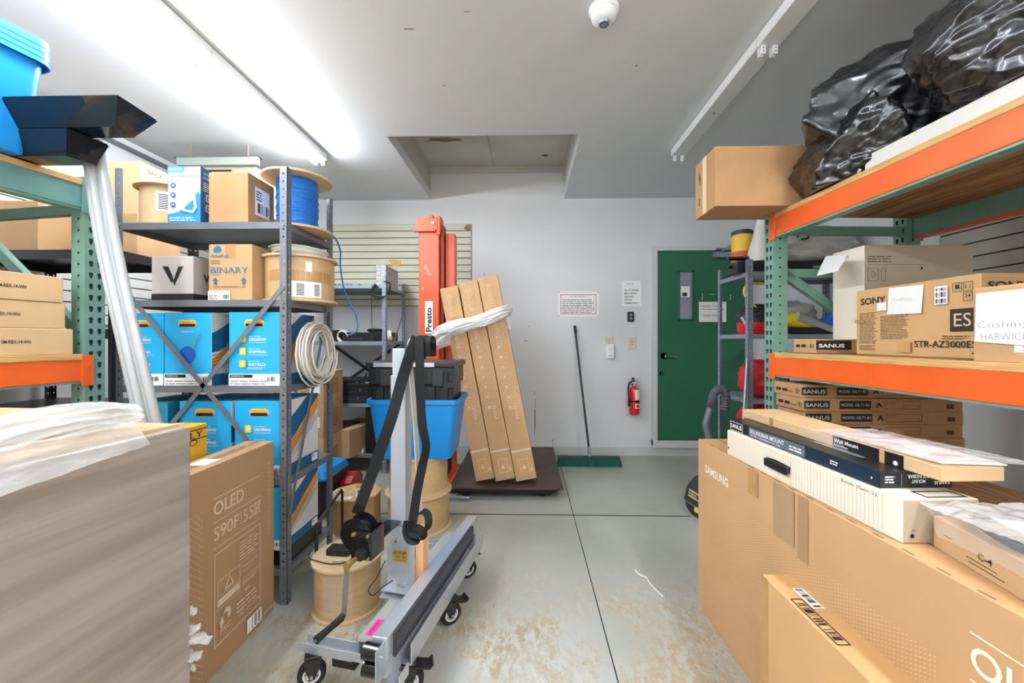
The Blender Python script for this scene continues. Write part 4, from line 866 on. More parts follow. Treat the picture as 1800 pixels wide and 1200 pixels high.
# ---------------- orange lift with platform ----------------
t = thing('platform_stacker', 'orange lift stacker mast with a white name plate and a low brown steel platform', 'lift stacker', (0, 0, 0))
b = MB(); b.box(-.955, -.775, 3.50, 3.62, .10, 2.30); b.build('front_mast_channel', ORANGED, t, bevel=.008)
b = MB(); b.box(-.975, -.785, 3.485, 3.62, 2.24, 2.345); b.box(-.99, -.80, 3.47, 3.50, 2.225, 2.25); b.box(-.80, -.765, 3.49, 3.64, 2.2, 2.37); b.box(-.87, -.83, 3.5, 3.6, 2.345, 2.38); b.build('mast_cap', ORANGED, t, bevel=.003)
b = MB(); b.cyl((-.825, 3.484, 2.30), (-.825, 3.472, 2.30), .015, n=6); b.build('cap_bolt', STEELL, t)
b = MB(); b.box(-.768, -.745, 3.54, 3.66, .1, 2.30); b.build('mast_rail', mat('dark_orange_paint', '#a83a1c', .5), t)
b = MB(); b.box(-.735, -.715, 3.60, 3.72, .1, 2.24); b.box(-.715, -.66, 3.60, 3.615, .1, 2.24); b.box(-.665, -.655, 3.60, 3.72, .1, 2.24); b.build('rear_mast_channel', ORANGED, t, bevel=.002)
MB().box(-.713, -.667, 3.62, 3.70, .2, 1.95).build('lift_chain', BLACK, t)
g = Face(t, 'F', (-.955, -.775, 3.50, 3.62, 0, 2.3)); g.rect(.052, 1.325, .128, 1.62, WHITE, 'brand_plate'); g.frame(.052, 1.325, .128, 1.62, .003, INK, 'plate_border')
g.text('Presto', .116, 1.345, .052, INK, .215, .03, rot=90); g.text('LIFTS', .07, 1.55, .010, INK, .05, 0, rot=90); g.rects([(.05, 1.9, .07, 1.93), (.075, 1.87, .085, 1.9), (.08, 1.85, .11, 1.86), (.04, 1.6, .1, 1.602), (.03, 1.72, .045, 1.74)], mat('paint_scratch', '#f0b39c', .7), 'paint_scratch')
g.rects([(.03, .95, .055, 1.0), (.08, .93, .10, .98), (.05, 1.04, .12, 1.09)], mat('scratched_primer', '#8c8a86', .6), 'worn_patch')
MB().box(-1.0, -.66, 3.33, 3.495, .14, .62).build('power_unit', BLK, t, bevel=.006)
MB().box(-1.02, -.62, 3.28, 3.75, .035, .105).build('base_frame', ORANGED, t, bevel=.006)
PLT = mat('worn_brown_steel_plate', '#5e4b42', .42, .4, var=.45, vs=4, col2='#3a302b', bump=.05, bs=20)
b = MB(); b.box(-.62, .29, 3.155, 4.38, .088, .1); b.build('platform_plate', PLT, t, bevel=.002)
b = MB(); b.loft([[(-.56, 3.19, .045), (.20, 3.19, .045), (.20, 4.3, .045), (-.56, 4.3, .045)], [(-.6, 3.162, .088), (.27, 3.162, .088), (.27, 4.37, .088), (-.6, 4.37, .088)]]); b.build('platform_frame', BLKG, t)
MB().box(-.66, -.60, 3.3, 3.7, .05, .09).build('platform_arm', ORANGED, t)
for x, y in ((-.5, 3.25), (.13, 3.25), (-.5, 4.2), (.13, 4.2)): MB().cyl((x - .02, y, .0235), (x + .02, y, .0235), .0235).build('roller', RUB, t, 50)
MB().tube([(-.86, 3.14, .03), (-.45, 3.13, .03)], .012, 8).build('floor_bar', STEELL, t)
# three long cartons leaning against the mast
def leaning(label, x0, x1, xt0, xt1, y0, yt, zt, k):
    """long carton standing on the platform, foot at x0..x1, head at xt0..xt1"""
    t = thing('long_carton', label, 'carton', (x0, y0, .101), 0, 'long cartons leaning on the lift'); w_ = x1 - x0
    foot = Vector((0, 0, 0)); ax = Vector((xt0 - x0, yt - y0, zt - .101)); L_ = ax.length; az = ax.normalized(); ux = Vector((1, 0, 0)); ux = (ux - az * ux.dot(az)).normalized(); uy = az.cross(ux)
    M = Matrix((ux, uy, az)).transposed().to_4x4(); d = .13
    lift = max(0, -min((M @ Vector((a, c_, 0))).z for a in (0, w_) for c_ in (0, d)))
    M = Matrix.Translation((0, 0, lift)) @ M
    b = MB(M); b.box(0, w_, 0, d, 0, L_); b.build('body', CARD, t, bevel=.004)
    g = Face(t, 'F', (0, w_, 0, d, 0, L_)); g.M = M @ g.M
    g.rect(0, .235, w_, .247, mat('white_strap', '#d9cdb8', .5), 'white_strap')
    if k == 0: g.rect(0, L_ - .30, w_, L_ - .29, MATS['white_strap'], 'white_strap')
    gg = random.Random(k); P = []
    g.frame(w_ * .3, .06, w_ * .75, .17, .003, PINK, 'handling_mark'); g.polys([[(w_ * .4, .09), (w_ * .6, .09), (w_ * .5, .13)], [(w_ * .78, .07), (w_ * .92, .07), (w_ * .85, .11)]], PINK, 'handling_mark')
    for i in range(8):
        v = .58 + i * .085; g.frame(w_ * .28, v, w_ * .50, v + .055, .002, PINK, 'handling_icon'); g.rect(w_ * .34, v + .012, w_ * .44, v + .035, PINK, 'handling_icon'); g.frame(w_ * .55, v + .01, w_ * .72, v + .05, .002, PINK, 'handling_icon')
    g.fine(w_ * .55, .5, w_ * .75, .62, 6, PINK, .4, k); g.fine(w_ * .32, L_ - .62, w_ * .62, L_ - .36, 16, PINK, .3, k + 4); g.fine(w_ * .32, L_ - .26, w_ * .62, L_ - .06, 12, PINK, .3, k + 7)
    return t
leaning('leftmost of the three long cartons leaning on the orange lift mast', -.415, -.262, -.745, -.59, 3.25, 3.40, 1.70, 0)
leaning('middle of the three long cartons leaning on the orange lift mast', -.255, -.092, -.585, -.425, 3.255, 3.40, 1.75, 1)
leaning('rightmost of the three long cartons leaning on the orange lift mast', -.085, .085, -.418, -.255, 3.26, 3.40, 1.79, 2)
t = thing('film_band', 'white stretch film band tied around the three long cartons', 'plastic film', (0, 0, 0))
bunch('twisted_film', [cam_pt(768, 600, 3.30), cam_pt(778, 583, 3.26), cam_pt(812, 572, 3.26), cam_pt(850, 562, 3.27), cam_pt(882, 549, 3.30), cam_pt(895, 545, 3.38)], lambda f: .042 * (1 - .25 * f), 4, n=56, amp=.4, m=mat('white_film_band', '#e6e6e4', .3, alpha=.9, bump=.9, bs=26, stretch=(1, 1, 3)), parent=t, flat=1.15, rings=9, al=.06)
sheet('film_tail', FILMW, [cam_pt(772, 585, 3.27), cam_pt(790, 582, 3.27), cam_pt(792, 606, 3.28), cam_pt(770, 615, 3.28)], .02, 4, 12, 12, t); sheet('film_tail', FILMW, [cam_pt(880, 540, 3.32), cam_pt(890, 538, 3.34), cam_pt(900, 580, 3.36), cam_pt(893, 572, 3.34)], .02, 5, 12, 12, t)
# ---------------- the television lift cart ----------------
ct = thing('tv_lift_cart', 'silver wheeled television lift cart with a mast, hand winch and black straps', 'lift cart', (-.455, 1.29, 0), -11.2)
HUB = mat('white_wheel_hub', '#d8d6cf', .4)
def caster(x, y, a, brake=0):
    M = Matrix.Translation((x, y, 0)) @ Matrix.Rotation(R(a), 4, 'Z'); r = .048
    b = MB(M); b.box(-.045, .045, -.04, .04, .128, .134); b.cyl((0, 0, .112), (0, 0, .128), .024, n=16)
    for s in (-1, 1):
        xx = s * .021
        P = [(-.026, .115), (.028, .115), (.026, .085), (.006, .036), (-.012, .036), (-.03, .08)]
        b.prism([(p[0] - .012, p[1]) for p in P], Matrix(((0, 0, 1, xx - .0015), (1, 0, 0, 0), (0, 1, 0, 0), (0, 0, 0, 1))), .003)
    b.box(-.0225, .0225, -.038, .016, .106, .116); c = b.build('caster', BLKG, ct, bevel=.0015)
    b = MB(M); b.lathe([(.030, -.014), (.042, -.0155), (r, -.009), (r, .009), (.042, .0155), (.030, .014)], (0, -.018, r), 28, axis='X', cap=False); b.build('tyre', RUB, c, 50)
    b = MB(M); b.lathe([(.024, -.013), (.036, -.0145), (.036, .0145), (.024, .013)], (0, -.018, r), 28, axis='X', cap=False); b.cyl((-.016, -.018, r), (.016, -.018, r), .012)
    for k in range(5): q = 2 * math.pi * k / 5; b.bar((0, -.018 + .010 * math.cos(q), r + .010 * math.sin(q)), (0, -.018 + .030 * math.cos(q), r + .030 * math.sin(q)), .012, .02, (1, 0, 0))
    b.build('wheel_hub', HUB, c)
    b = MB(M); b.cyl((-.028, -.018, r), (.028, -.018, r), .006, n=6); b.build('axle_bolt', STEELL, c)
    if brake:
        b = MB(M); b.bar((0, -.02, .105), (0, -.085, .088), .05, .006, (1, 0, 0)); b.bar((0, -.085, .088), (0, -.098, .10), .05, .006, (1, 0, 0)); b.build('brake_pedal', BLK, c)
caster(.003, .489, 135, 1); caster(-.014, .862, -50); caster(-.01, .135, 118, 1); caster(-.345, .10, -55); caster(-.345, .86, 10)
# side rail (channel), beams
b = MB(); b.box(-.178, .034, .10, .925, .134, .138); b.box(.030, .034, .10, .925, .138, .212); b.box(-.178, -.174, .10, .925, .138, .185); b.build('side_rail', ALU, ct, bevel=.0008)
MB().box(-.177, -.0585, .10, .92, .186, .2).build('inner_rail_strip', mat('dull_silver', '#b3b6b2', .45, .3), ct); MB().box(-.1, -.085, .12, .17, .138, .184).build('rail_spacer', ALU, ct); MB().box(-.1, -.085, .84, .88, .138, .184).build('rail_spacer', ALU, ct)
b = MB(); b.box(-.055, 0, .0, .932, .222, .296); b.build('lifting_beam', ALU, ct, bevel=.0015)
b = MB(); b.prism([(-.001, .212), (.010, .212), (.015, .225), (.015, .280), (.010, .291), (-.001, .291)], Matrix(((1, 0, 0, 0), (0, 0, 1, .035), (0, 1, 0, 0), (0, 0, 0, 1))), .79); b.build('foam_pad', mat('dark_foam_pad', '#34343e', .35), ct, 50); MB().box(-.055, .0, .1, .88, .205, .2215).build('beam_underside_pad', BLK, ct)
b = MB(); b.box(-.04, .0, .03, .09, .138, .222); b.build('beam_support', ALU, ct); MB().box(-.04, .0, .88, .92, .138, .222).build('beam_support', ALU, ct)
for z in (.262, .208): MB().cyl((-.068, -.02, z), (-.012, -.02, z), .026, n=20).build('end_roller', BLKG, ct, 50)
b = MB(); b.box(-.012, -.009, -.052, .02, .178, .288); b.build('roller_bracket', ALU, ct)
b = MB(); b.box(-.012, .05, -.01, .05, .15, .154); b.box(.046, .05, -.01, .05, .154, .19); b.build('end_angle', ALU, ct)
for x, y, z in ((-.0085, -.02, .25), (.0, .04, .27)): MB().cyl((x, y, z), (x + .006, y, z), .005, n=6).build('bolt', CHROME, ct)
# pink sticker on the beam
g = Face(ct, 'T', (-.177, -.0585, .0, 1, 0, .2)); g.rect(.018, .115, .046, .20, mat('pink_sticker', '#ee3f97', .5), 'pink_sticker'); g.text('LPN01457', .038, .122, .012, INK, .07, 0, rot=90)
# cross bars (U channels)
for y0 in (.068, .83):
    b = MB(); x0 = -.402; b.box(x0, -.179, y0, y0 + .05, .134, .137); b.box(x0, -.075 if y0 < .5 else -.179, y0, y0 + .003, .137, .168); b.box(x0, -.179, y0 + .047, y0 + .05, .137, .168); b.build('cross_bar', ALU, ct, bevel=.0008)
MB().box(-.26, -.17, .07, .10, .105, .133).build('black_end_stop', BLK, ct)
MB().box(-.225, -.10, .40, .48, .1365, .185).build('mast_foot', ALU, ct)
# mast foot angles
b = MB(); b.box(-.225, -.095, .325, .37, .222, .225); b.box(-.225, -.095, .367, .37, .200, .222); b.build('foot_angle', ALU, ct); b = MB(); b.box(-.225, -.100, .315, .37, .2, .203); b.build('foot_angle', ALU, ct)
b = MB(); b.box(-.220, -.092, .37, .373, .222, .478); b.box(-.220, -.217, .373, .47, .222, .478); b.build('mast_plate', mat('mast_plate_silver', '#b9bec3', .38, .45), ct, bevel=.001)
MB().box(-.0915, -.056, .375, .43, .2025, .47).build('pine_block', WOODL, ct, bevel=.002)
b = MB(); b.box(-.209, -.140, .378, .438, .2, 1.12); b.build('mast_sleeve', ALUL, ct, bevel=.003); b = MB(); b.box(-.204, -.145, .383, .433, 1.12, 1.235); b.build('inner_mast', ALUL, ct, bevel=.003)
MB().cyl((-.18, .378, 1.09), (-.18, .373, 1.09), .006, n=6).build('mast_bolt', CHROME, ct)
for x, z, r in ((-.205, .44, .008), (-.175, .42, .006), (-.165, .235, .005), (-.14, .228, .009)): MB().cyl((x, .37, z), (x, .358, z), r, n=6).build('plate_bolt', CHROME, ct)
g = Face(ct, 'F', (-.220, -.092, .37, .373, .222, .478)); g.rect(.025, .105, .097, .155, mat('gold_label', '#c4a850', .4, .3), 'gold_label'); g.text('E-Z TV LIFT', .03, .137, .012, INK, .062, .03); g.text('724-554-5888', .032, .122, .009, INK, .058, .0); g.text('Patent No. 17,058', .034, .109, .008, INK, .052, .0)
# hook bar and top bracket
HBM = mat('pale_grey_hook_bar', '#c9cac4', .4, .2)
b = MB(); b.ribbon(crv([(-.062, .36, .56), (-.085, .365, .9), (-.115, .372, 1.20), (-.118, .374, 1.245), (-.108, .374, 1.275), (-.08, .374, 1.287), (-.02, .374, 1.29)], 5), (0, 1, 0), .035, .005); b.build('hook_bar', HBM, ct, 60)
b = MB(); b.box(-.106, -.05, .352, .398, 1.19, 1.28); b.build('roller_block', BLK, ct, bevel=.004)
MB().cyl((-.075, .335, 1.262), (.0, .335, 1.262), .022, n=20).build('top_roller', BLK, ct, 50); MB().cyl((-.02, .335, 1.262), (.012, .335, 1.262), .008, n=6).build('roller_bolt', CHROME, ct)
b = MB(); b.lathe([(.029, 0), (.029, .038)], (-.058, .335, 1.262), 24, axis='X'); b.lathe([(.0305, 0), (.0305, .03)], (-.022, .335, 1.258), 24, axis='X'); b.box(-.022, .008, .305, .365, 1.205, 1.26); b.build('strap_wrap', STRAPM, ct, 50)
Mi = (Matrix.Translation(ct.location) @ Matrix.Rotation(ct.rotation_euler.z, 4, 'Z')).inverted()
def cl(px, py, t): return Mi @ cam_pt(px, py, t)
MB().ribbon(crv([cl(733, 592, 1.62), cl(722, 620, 1.615), cl(706, 670, 1.62), cl(688, 735, 1.60), cl(660, 815, 1.59), cl(636, 880, 1.575), cl(628, 903, 1.575)], 6), [Vector((.9, .3, .22))] * 37, .045, .0025).build('winch_strap', STRAPM, ct, 60)
c2 = crv([cl(737, 590, 1.60), cl(738, 640, 1.59), cl(739, 690, 1.59), cl(742, 745, 1.59), cl(749, 785, 1.59), cl(742, 820, 1.585), cl(734, 860, 1.58), cl(728, 900, 1.575), cl(724, 925, 1.565)], 6)
MB().ribbon(c2, [Vector((1, .1 + 1.4 * math.sin(min(math.pi, max(0, (i - 16) / 16 * math.pi))), 0)) for i in range(len(c2))], .036, .0025).build('hanging_strap', STRAPM, ct, 60)
def loop(pts, wd, name): MB().ribbon(crv(pts, 6), Vector(wd), .03, .003).build(name, STRAPM, ct, 60)
loop([cl(722, 915, 1.56), cl(722, 935, 1.55), cl(738, 940, 1.54), cl(752, 925, 1.55), cl(752, 905, 1.57), cl(742, 898, 1.59), cl(736, 905, 1.60)], (.45, .8, .4), 'strap_knot')
loop([cl(716, 915, 1.57), cl(714, 935, 1.55), cl(722, 950, 1.54), cl(738, 950, 1.54), cl(745, 938, 1.55), cl(736, 928, 1.56), cl(722, 928, 1.56)], (.5, .8, .3), 'strap_knot')
# winch
wx, wy, wz = -.228, .22, .535
b = MB(); b.lathe([(.006, 0), (.062, 0), (.062, .004), (.006, .004)], (wx, wy, wz), 36, axis='Y', cap=False); b.build('winch_disc', BLKG, ct, 50)
b = MB(); b.lathe([(.006, 0), (.062, 0), (.062, .004), (.006, .004)], (wx, wy - .060, wz), 36, axis='Y', cap=False)
o = b.build('winch_disc', BLKG, ct, 50); MB().cyl((wx, wy - .06, wz), (wx, wy, wz), .033, n=28).build('strap_roll', STRAPM, ct, 50)
b = MB(); b.box(wx - .01, wx + .075, wy - .072, wy - .068, wz - .085, wz + .02); b.box(wx + .02, wx + .075, wy + .012, wy + .016, wz - .085, wz + .02); b.box(wx + .071, wx + .075, wy - .068, wy + .016, wz - .085, wz + .02); b.build('winch_plate', BLKG, ct, bevel=.001)
b = MB(); b.lathe([(.032, 0), (.032, -.012), (.026, -.018), (.012, -.018)], (wx + .035, wy - .072, wz - .035), 24, axis='Y'); b.cyl((wx + .035, wy - .072, wz - .06), (wx + .035, wy - .088, wz - .06), .022); b.build('gear_cover', BLK, ct, 50)
ax = Vector((wx + .018, wy - .13, wz - .075)); b = MB(); b.cyl(ax + Vector((0, .07, 0)), ax, .009); b.cyl(ax + Vector((0, .004, 0)), ax - Vector((0, .01, 0)), .014, n=6); b.build('crank_shaft', BRASS, ct)
for x, z in ((0, .008), (.062, .008), (.062, -.078), (.005, .008)): MB().cyl((wx + x, wy - .072, wz + z), (wx + x, wy - .08, wz + z), .006, n=6).build('winch_bolt', BRASS, ct)
ce_ = ax + Vector((-.008, -.012, -.175)); MB().bar(ax + Vector((0, -.004, .008)), ce_, .02, .004, (1, 0, 0)).build('crank_arm', mat('crank_steel', '#a39a92', .35, .7), ct, bevel=.0005)
hd = Vector((-.02, -.115, -.005)); b = MB(); b.tube([ce_ + Vector((0, -.004, .008)), ce_ + hd * .1, ce_ + hd * .5, ce_ + hd], [.010, .0125, .0115, .0135], 14); b.build('crank_grip', RUB, ct, 60); MB().cyl(ce_ + hd, ce_ + hd * 1.02, .005).build('grip_screw', CHROME, ct)
MB().box(-.205, -.172, wy + .017, .369, wz - .11, wz - .045).build('winch_arm', ALU, ct, bevel=.001)
b = MB(); b.box(-.225, -.158, wy + .017, .378, wz - .044, wz - .036); b.build('winch_mount', BLKG, ct, bevel=.001)
# power adapter on the front spool, thin cable
t = thing('power_adapter', 'black power adapter lying on the front cable spool', 'adapter', (-.90, 1.90, .2435), -5)
MB().box(-.055, .055, -.03, .03, 0, .032).build('body', BLK, t, bevel=.004)
MB().tube(crv([(.055, 0, .015), (.09, -.02, .02), (.085, -.08, .01), (.02, -.10, .006), (-.06, -.085, .006), (-.12, -.06, .006), (-.15, -.0, .004)]), .0025, 6).build('cable', RUB, t, 60)
tag(MB().tube(crv([cam_pt(677, 985, 1.66), cam_pt(662, 1015, 1.68), cam_pt(648, 1035, 1.68), cam_pt(655, 1046, 1.68), cam_pt(672, 1032, 1.66), cam_pt(690, 1020, 1.6)]), .0022, 6).build('thin_cable', RUB, None, 60), 'thin black cable looping between the winch and the front spool', 'cable')
tag(MB().tube(crv([(.596, 2.21, .004), (.605, 2.16, .010), (.635, 2.135, .007), (.642, 2.09, .004), (.658, 2.03, .004), (.675, 1.985, .004)]), .0035, 6).build('plastic_scrap', WHITE, None, 60), 'curled white plastic scrap lying on the open floor', 'plastic scrap')
# ---------------- floor level, right ----------------
SAMB = mat('tv_carton_tan', '#c2996b', .8, var=.07, vs=5)
t, E = carton('tv_carton', 'big tan television carton with white lettering along the right foreground, soundbar carton on it', 'carton', (.856, .40, 0), 1.2, (.19, 1.535, .797), SAMB, seam=None)
g = Face(t, 'T', E); g.rect(.088, 0, .092, 1.535, INKB, 'flap_seam'); g.rects([(.003, .12 + .075 * i, .009, .148 + .075 * i) for i in range(18)], mat('carton_slot_brown', '#8a6848', .8), 'flap_slot')
g = Face(t, 'L', E); PW = mat('cream_white_print', '#efe3d2', .6)
g.text('SAMSUNG', .075, .662, .036, PW, .20, .02); g.text('OLED', 1.155, .643, .052, PW, .165, .012); g.rect(1.155, .712, 1.43, .715, PW, 'printed_line'); g.rect(1.155, .622, 1.43, .625, PW, 'printed_line'); g.text('S90F', 1.155, .555, .05, PW, .135, .005)
b = MB(g.M); z = g._z()
for i in range(100):
    for k in range(64):
        u, v = .10 + i * .0100, .03 + k * .0100 + (i % 2) * .005
        if v < .62: b.box(u, u + .0026, v, v + .0022, z - .0003, z)
b.build('dot_pattern', mat('faint_dot_print', '#d9b88e', .8), t)
g.rect(.42, .70, .48, .797, TAPE, 'packing_tape'); g.rect(.57, .62, .67, .797, mat('brown_tape_strip', '#a98b68', .35), 'packing_tape'); g.rect(.685, .60, .73, .797, CTAPE, 'packing_tape')
t, E = carton('long_flat_carton', 'lower tan carton with barcode on top leaning against the big television carton', 'carton', (.750, .20, 0), 0, (.105, 1.09, .525), mat('plain_tan_carton', '#cba06c', .75, var=.06, vs=4), seam=None, bevel=.004)
g = Face(t, 'TL', E); g.rect(.075, .045, .165, .078, WHITE, 'paper_label'); g.barcode(.08, .052, .16, .072, n=22); g.frame(.125, .008, .30, .042, .003, INK, 'barcode_frame'); g.barcode(.145, .014, .285, .036, n=44, seed=12)
g = Face(t, 'L', E); g.rect(0, 0, .035, .525, TAPE, 'packing_tape'); g.rect(.30, .34, .303, .37, CARD3, 'dent')
t, E = carton('soundbar_carton', 'long cream soundbar carton with a black handle on the big television carton', 'carton', (.873, .945, .7975), 3.2, (.185, .73, .102), CREAM, seam=None, mats2=[CREAMD])
bo = t.children[0]
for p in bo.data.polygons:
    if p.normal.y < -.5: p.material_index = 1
g = Face(t, 'L', E); g.text('Beam (Gen 2)', .56, .083, .011, INKB, .105, 0); g.disc(.012, .03, .004, .005, INK, 'handle_hole'); g.rects([(.012 * i + .02, .004, .012 * i + .0215, .098) for i in range(56)], mat('cream_ribs', '#dfd4c0', .7), 'embossed_rib')
b = MB(g.M); b.box(.255, .262, .04, .058, 0, .012); b.box(.36, .367, .04, .058, 0, .012); b.box(.255, .367, .035, .062, .010, .015); b.build('carry_handle', BLK, t, bevel=.002); g.poly([(.25, .062), (.30, .066), (.37, .062), (.37, .058), (.25, .058)], BLACK, 'handle_slot')
g = Face(t, 'F', E); g.disc(.022, .018, .005, .005, BLACK, 'vent_hole'); g.rects([(.02, .03, .03, .033)], STEELL, 'printing')
g = Face(t, 'T', E); g.frame(.07, .01, .17, .05, .005, BLACK, 'printed_frame')
DKC = mat('black_printed_carton', '#17181b', .35); DNV = mat('dark_navy_print', '#0f2536', .4)
t, E = carton('mount_carton', 'slim black carton lettered SOUNDBAR MOUNT on the cream carton', 'carton', (.883, 1.015, .9), 3.2, (.187, .68, .041), DKC, seam=None)
g = Face(t, 'L', E); g.rect(.42, 0, .68, .041, DNV, 'navy_panel'); g.rect(.145, .004, .43, .038, mat('grey_panel_print', '#5b6672', .5), 'grey_panel'); g.frame(.02, .003, .105, .037, .0015, WHITE, 'logo_frame'); g.text('SANUS', .025, .012, .017, WHITE, .075, .015); g.text('SOUNDBAR MOUNT', .155, .017, .015, WHITE, .185, .01); g.text('MOUNTS A SOUNDBAR UP TO 15 LBS', .16, .007, .006, WHITE, .16, .0); g.rect(.352, .004, .353, .038, STEELL, 'printed_line'); g.fine(.365, .012, .42, .03, 2, WHITE, .5, 4); g.fine(.53, .016, .56, .03, 2, WHITE, .5, 9); g.disc(.66, .02, .002, .003, WHITE, 'printed_dot')
g = Face(t, 'F', E); g.text('SOUNDBAR', .125, .034, .009, WHITE, .055, .02, rot=180); g.text('MOUNT', .115, .022, .009, WHITE, .035, .02, rot=180); g.text('SANUS', .178, .018, .009, WHITE, .04, .03, rot=180); g.fine(.01, .014, .04, .034, 3, WHITE, .5, 5); g.rects([(.052, .002, .053, .039)], STEELL, 'printed_line')
g = Face(t, 'T', E); g.rect(.06, .12, .15, .30, mat('dull_silver_print', '#8f9298', .3), 'silver_print')
t, E = carton('wall_mount_carton', 'thin brown carton lettered Wall Mount topmost of the three on the big carton', 'carton', (.963, .945, .9415), 2.9, (.150, .785, .034), CARD2, seam=None)
g = Face(t, 'L', E); g.rect(.475, .0, .695, .034, DKC, 'black_sleeve_panel'); g.text('Wall Mount', .48, .016, .012, WHITE, .085, .02); g.text('Sonos Beam', .48, .006, .006, WHITE, .05, 0); g.rect(.63, 0, .645, .034, CARD, 'flap_gap'); g.disc(.675, .01, .006, .006, WHITE, 'printed_dot'); g.rect(.18, 0, .20, .034, CTAPE, 'tape')
t = thing('document_pouch', 'clear plastic pouch of red-printed papers on the topmost thin carton', 'document pouch', (0, 0, 0))
Z = .977
def mp(x, y, z=0): M = Matrix.Translation((.963, .945, Z)) @ Matrix.Rotation(R(2.9), 4, 'Z'); return M @ Vector((x, y, z))
MB().loft([[mp(x, y, z) for x, y in ((.02, .02), (.155, .0), (.16, .30), (.02, .33))] for z in (.001, .004)]).build('paper', WHITE, t)
RP = mat('red_grey_leaflet', '#b98c85', .5, var=.7, vs=28, col2='#e3dedb'); MB().loft([[mp(x, y, z) for x, y in ((.015, .03), (.15, .015), (.155, .29), (.02, .31))] for z in (.0045, .0065)]).build('leaflet', RP, t)
MB().loft([[mp(x, y, z) for x, y in ((.05, .10), (.11, .09), (.115, .14), (.055, .15))] for z in (.007, .0076)]).build('label', WHITE, t)
sheet('pouch_film', FILM, [mp(-.02, .36, .006), mp(-.01, -.01, .010), mp(.20, -.04, .014), (mp(.17, .36, .008))], .004, 6, 50, 30, t, 9)
sheet('pouch_film', FILM2, [mp(-.03, .42, .002), mp(-.02, .26, .01), mp(-.012, .24, -.04), mp(-.015, .40, -.035)], .01, 7, 30, 14, t, 14)
t, E = carton('small_carton', 'small tan carton at the right edge under the bag of cables', 'carton', (.884, .66, .7975), -10, (.20, .28, .072), CARD, seam='y')
g = Face(t, 'L', E); g.text('C-4', .11, .030, .014, INK, .03, .02); g.rects([(.085, .022, .15, .0235), (.09, .014, .165, .0155), (.03, .04, .05, .0415)], INK, 'printed_line')
t = thing('cable_bag', 'clear plastic bag of black cables and white paper on the small carton', 'bag of cables', (0, 0, 0))
def sp_(x, y, z=0): M = Matrix.Translation((.884, .66, .87)) @ Matrix.Rotation(R(-10), 4, 'Z'); return M @ Vector((x, y, z))
for k in range(5):
    P = [sp_(.095 + (.075 + .004 * k) * math.cos(R(a)), .15 + (.115 - .004 * k) * math.sin(R(a)), .008 + .004 * k + .003 * math.sin(R(a * 3))) for a in range(0, 360, 15)]
    MB().tube(P, .005, 8, closed=True).build('cable_turn', RUB, t, 60)
MB().loft([[sp_(x, y, z) for x, y in ((.05, .07), (.15, .06), (.16, .19), (.06, .22))] for z in (.024, .0255)]).build('paper', WHITE, t)
b = MB(); b.box(-.03, .03, -.02, .02, 0, .02); o = b.build('connector', BLK, t, bevel=.003); o.location = sp_(.10, .04, .015)
sheet('bag_film', FILM, [sp_(-.02, .29, .025), sp_(-.01, .02, .035), sp_(.20, .0, .045), sp_(.20, .30, .03)], .012, 3, 60, 40, t, 12)
sheet('bag_film', FILM2, [sp_(-.015, .29, .028), sp_(-.008, .03, .035), sp_(-.014, .05, -.02), sp_(-.016, .24, -.035)], .009, 8, 50, 16, t, 16)
# black tool bag on the floor by the carton
t = thing('tool_bag', 'black tool bag with yellow trim on the floor behind the big television carton', 'bag', (1.325, 2.93, 0), 12); t.scale = (.95, .95, .88)
bagm = mat('black_bag_cloth', '#26272b', .7, bump=.2, bs=200)
b = MB(); L = []
for z, k in ((0, .72), (.05, .9), (.13, 1.0), (.22, .93), (.29, .7), (.33, .4)): L.append(rrect(.34 * k, .26 * k, .08 * k, z, 6, cx=.03 * (z / .33)))
b.loft(L); b.build('body', bagm, t, 60)
MB().tube(crv([(-.09, 0, .25), (-.05, 0, .36), (.04, 0, .40), (.12, 0, .37), (.15, 0, .28)]), .012, 8).build('handle', bagm, t, 60)
b = MB(); b.tube([Vector((p.x * 1.01, p.y * 1.01, p.z)) for p in [Vector(q) for q in rrect(.34, .26, .08, .11, 6, cx=.01)]], .005, 6, closed=True); b.build('piping', STEEL, t, 60)
b = MB()
for z0, s_ in ((.16, 1.0), (.205, .95)): b.loft([[(-.172 * s_ + .017, y, z) for y in (-.09, .03)] + [(-.168 * s_ + .012, y, z) for y in (.03, -.09)] for z in (z0, z0 + .012)])
b.build('yellow_stripe', YEL, t); MB().box(-.160, -.150, -.07, .02, .176, .2).build('brand_patch', STEELL, t)
MB().box(-.165, -.15, -.10, -.06, .07, .11).build('yellow_pull', YEL, t)
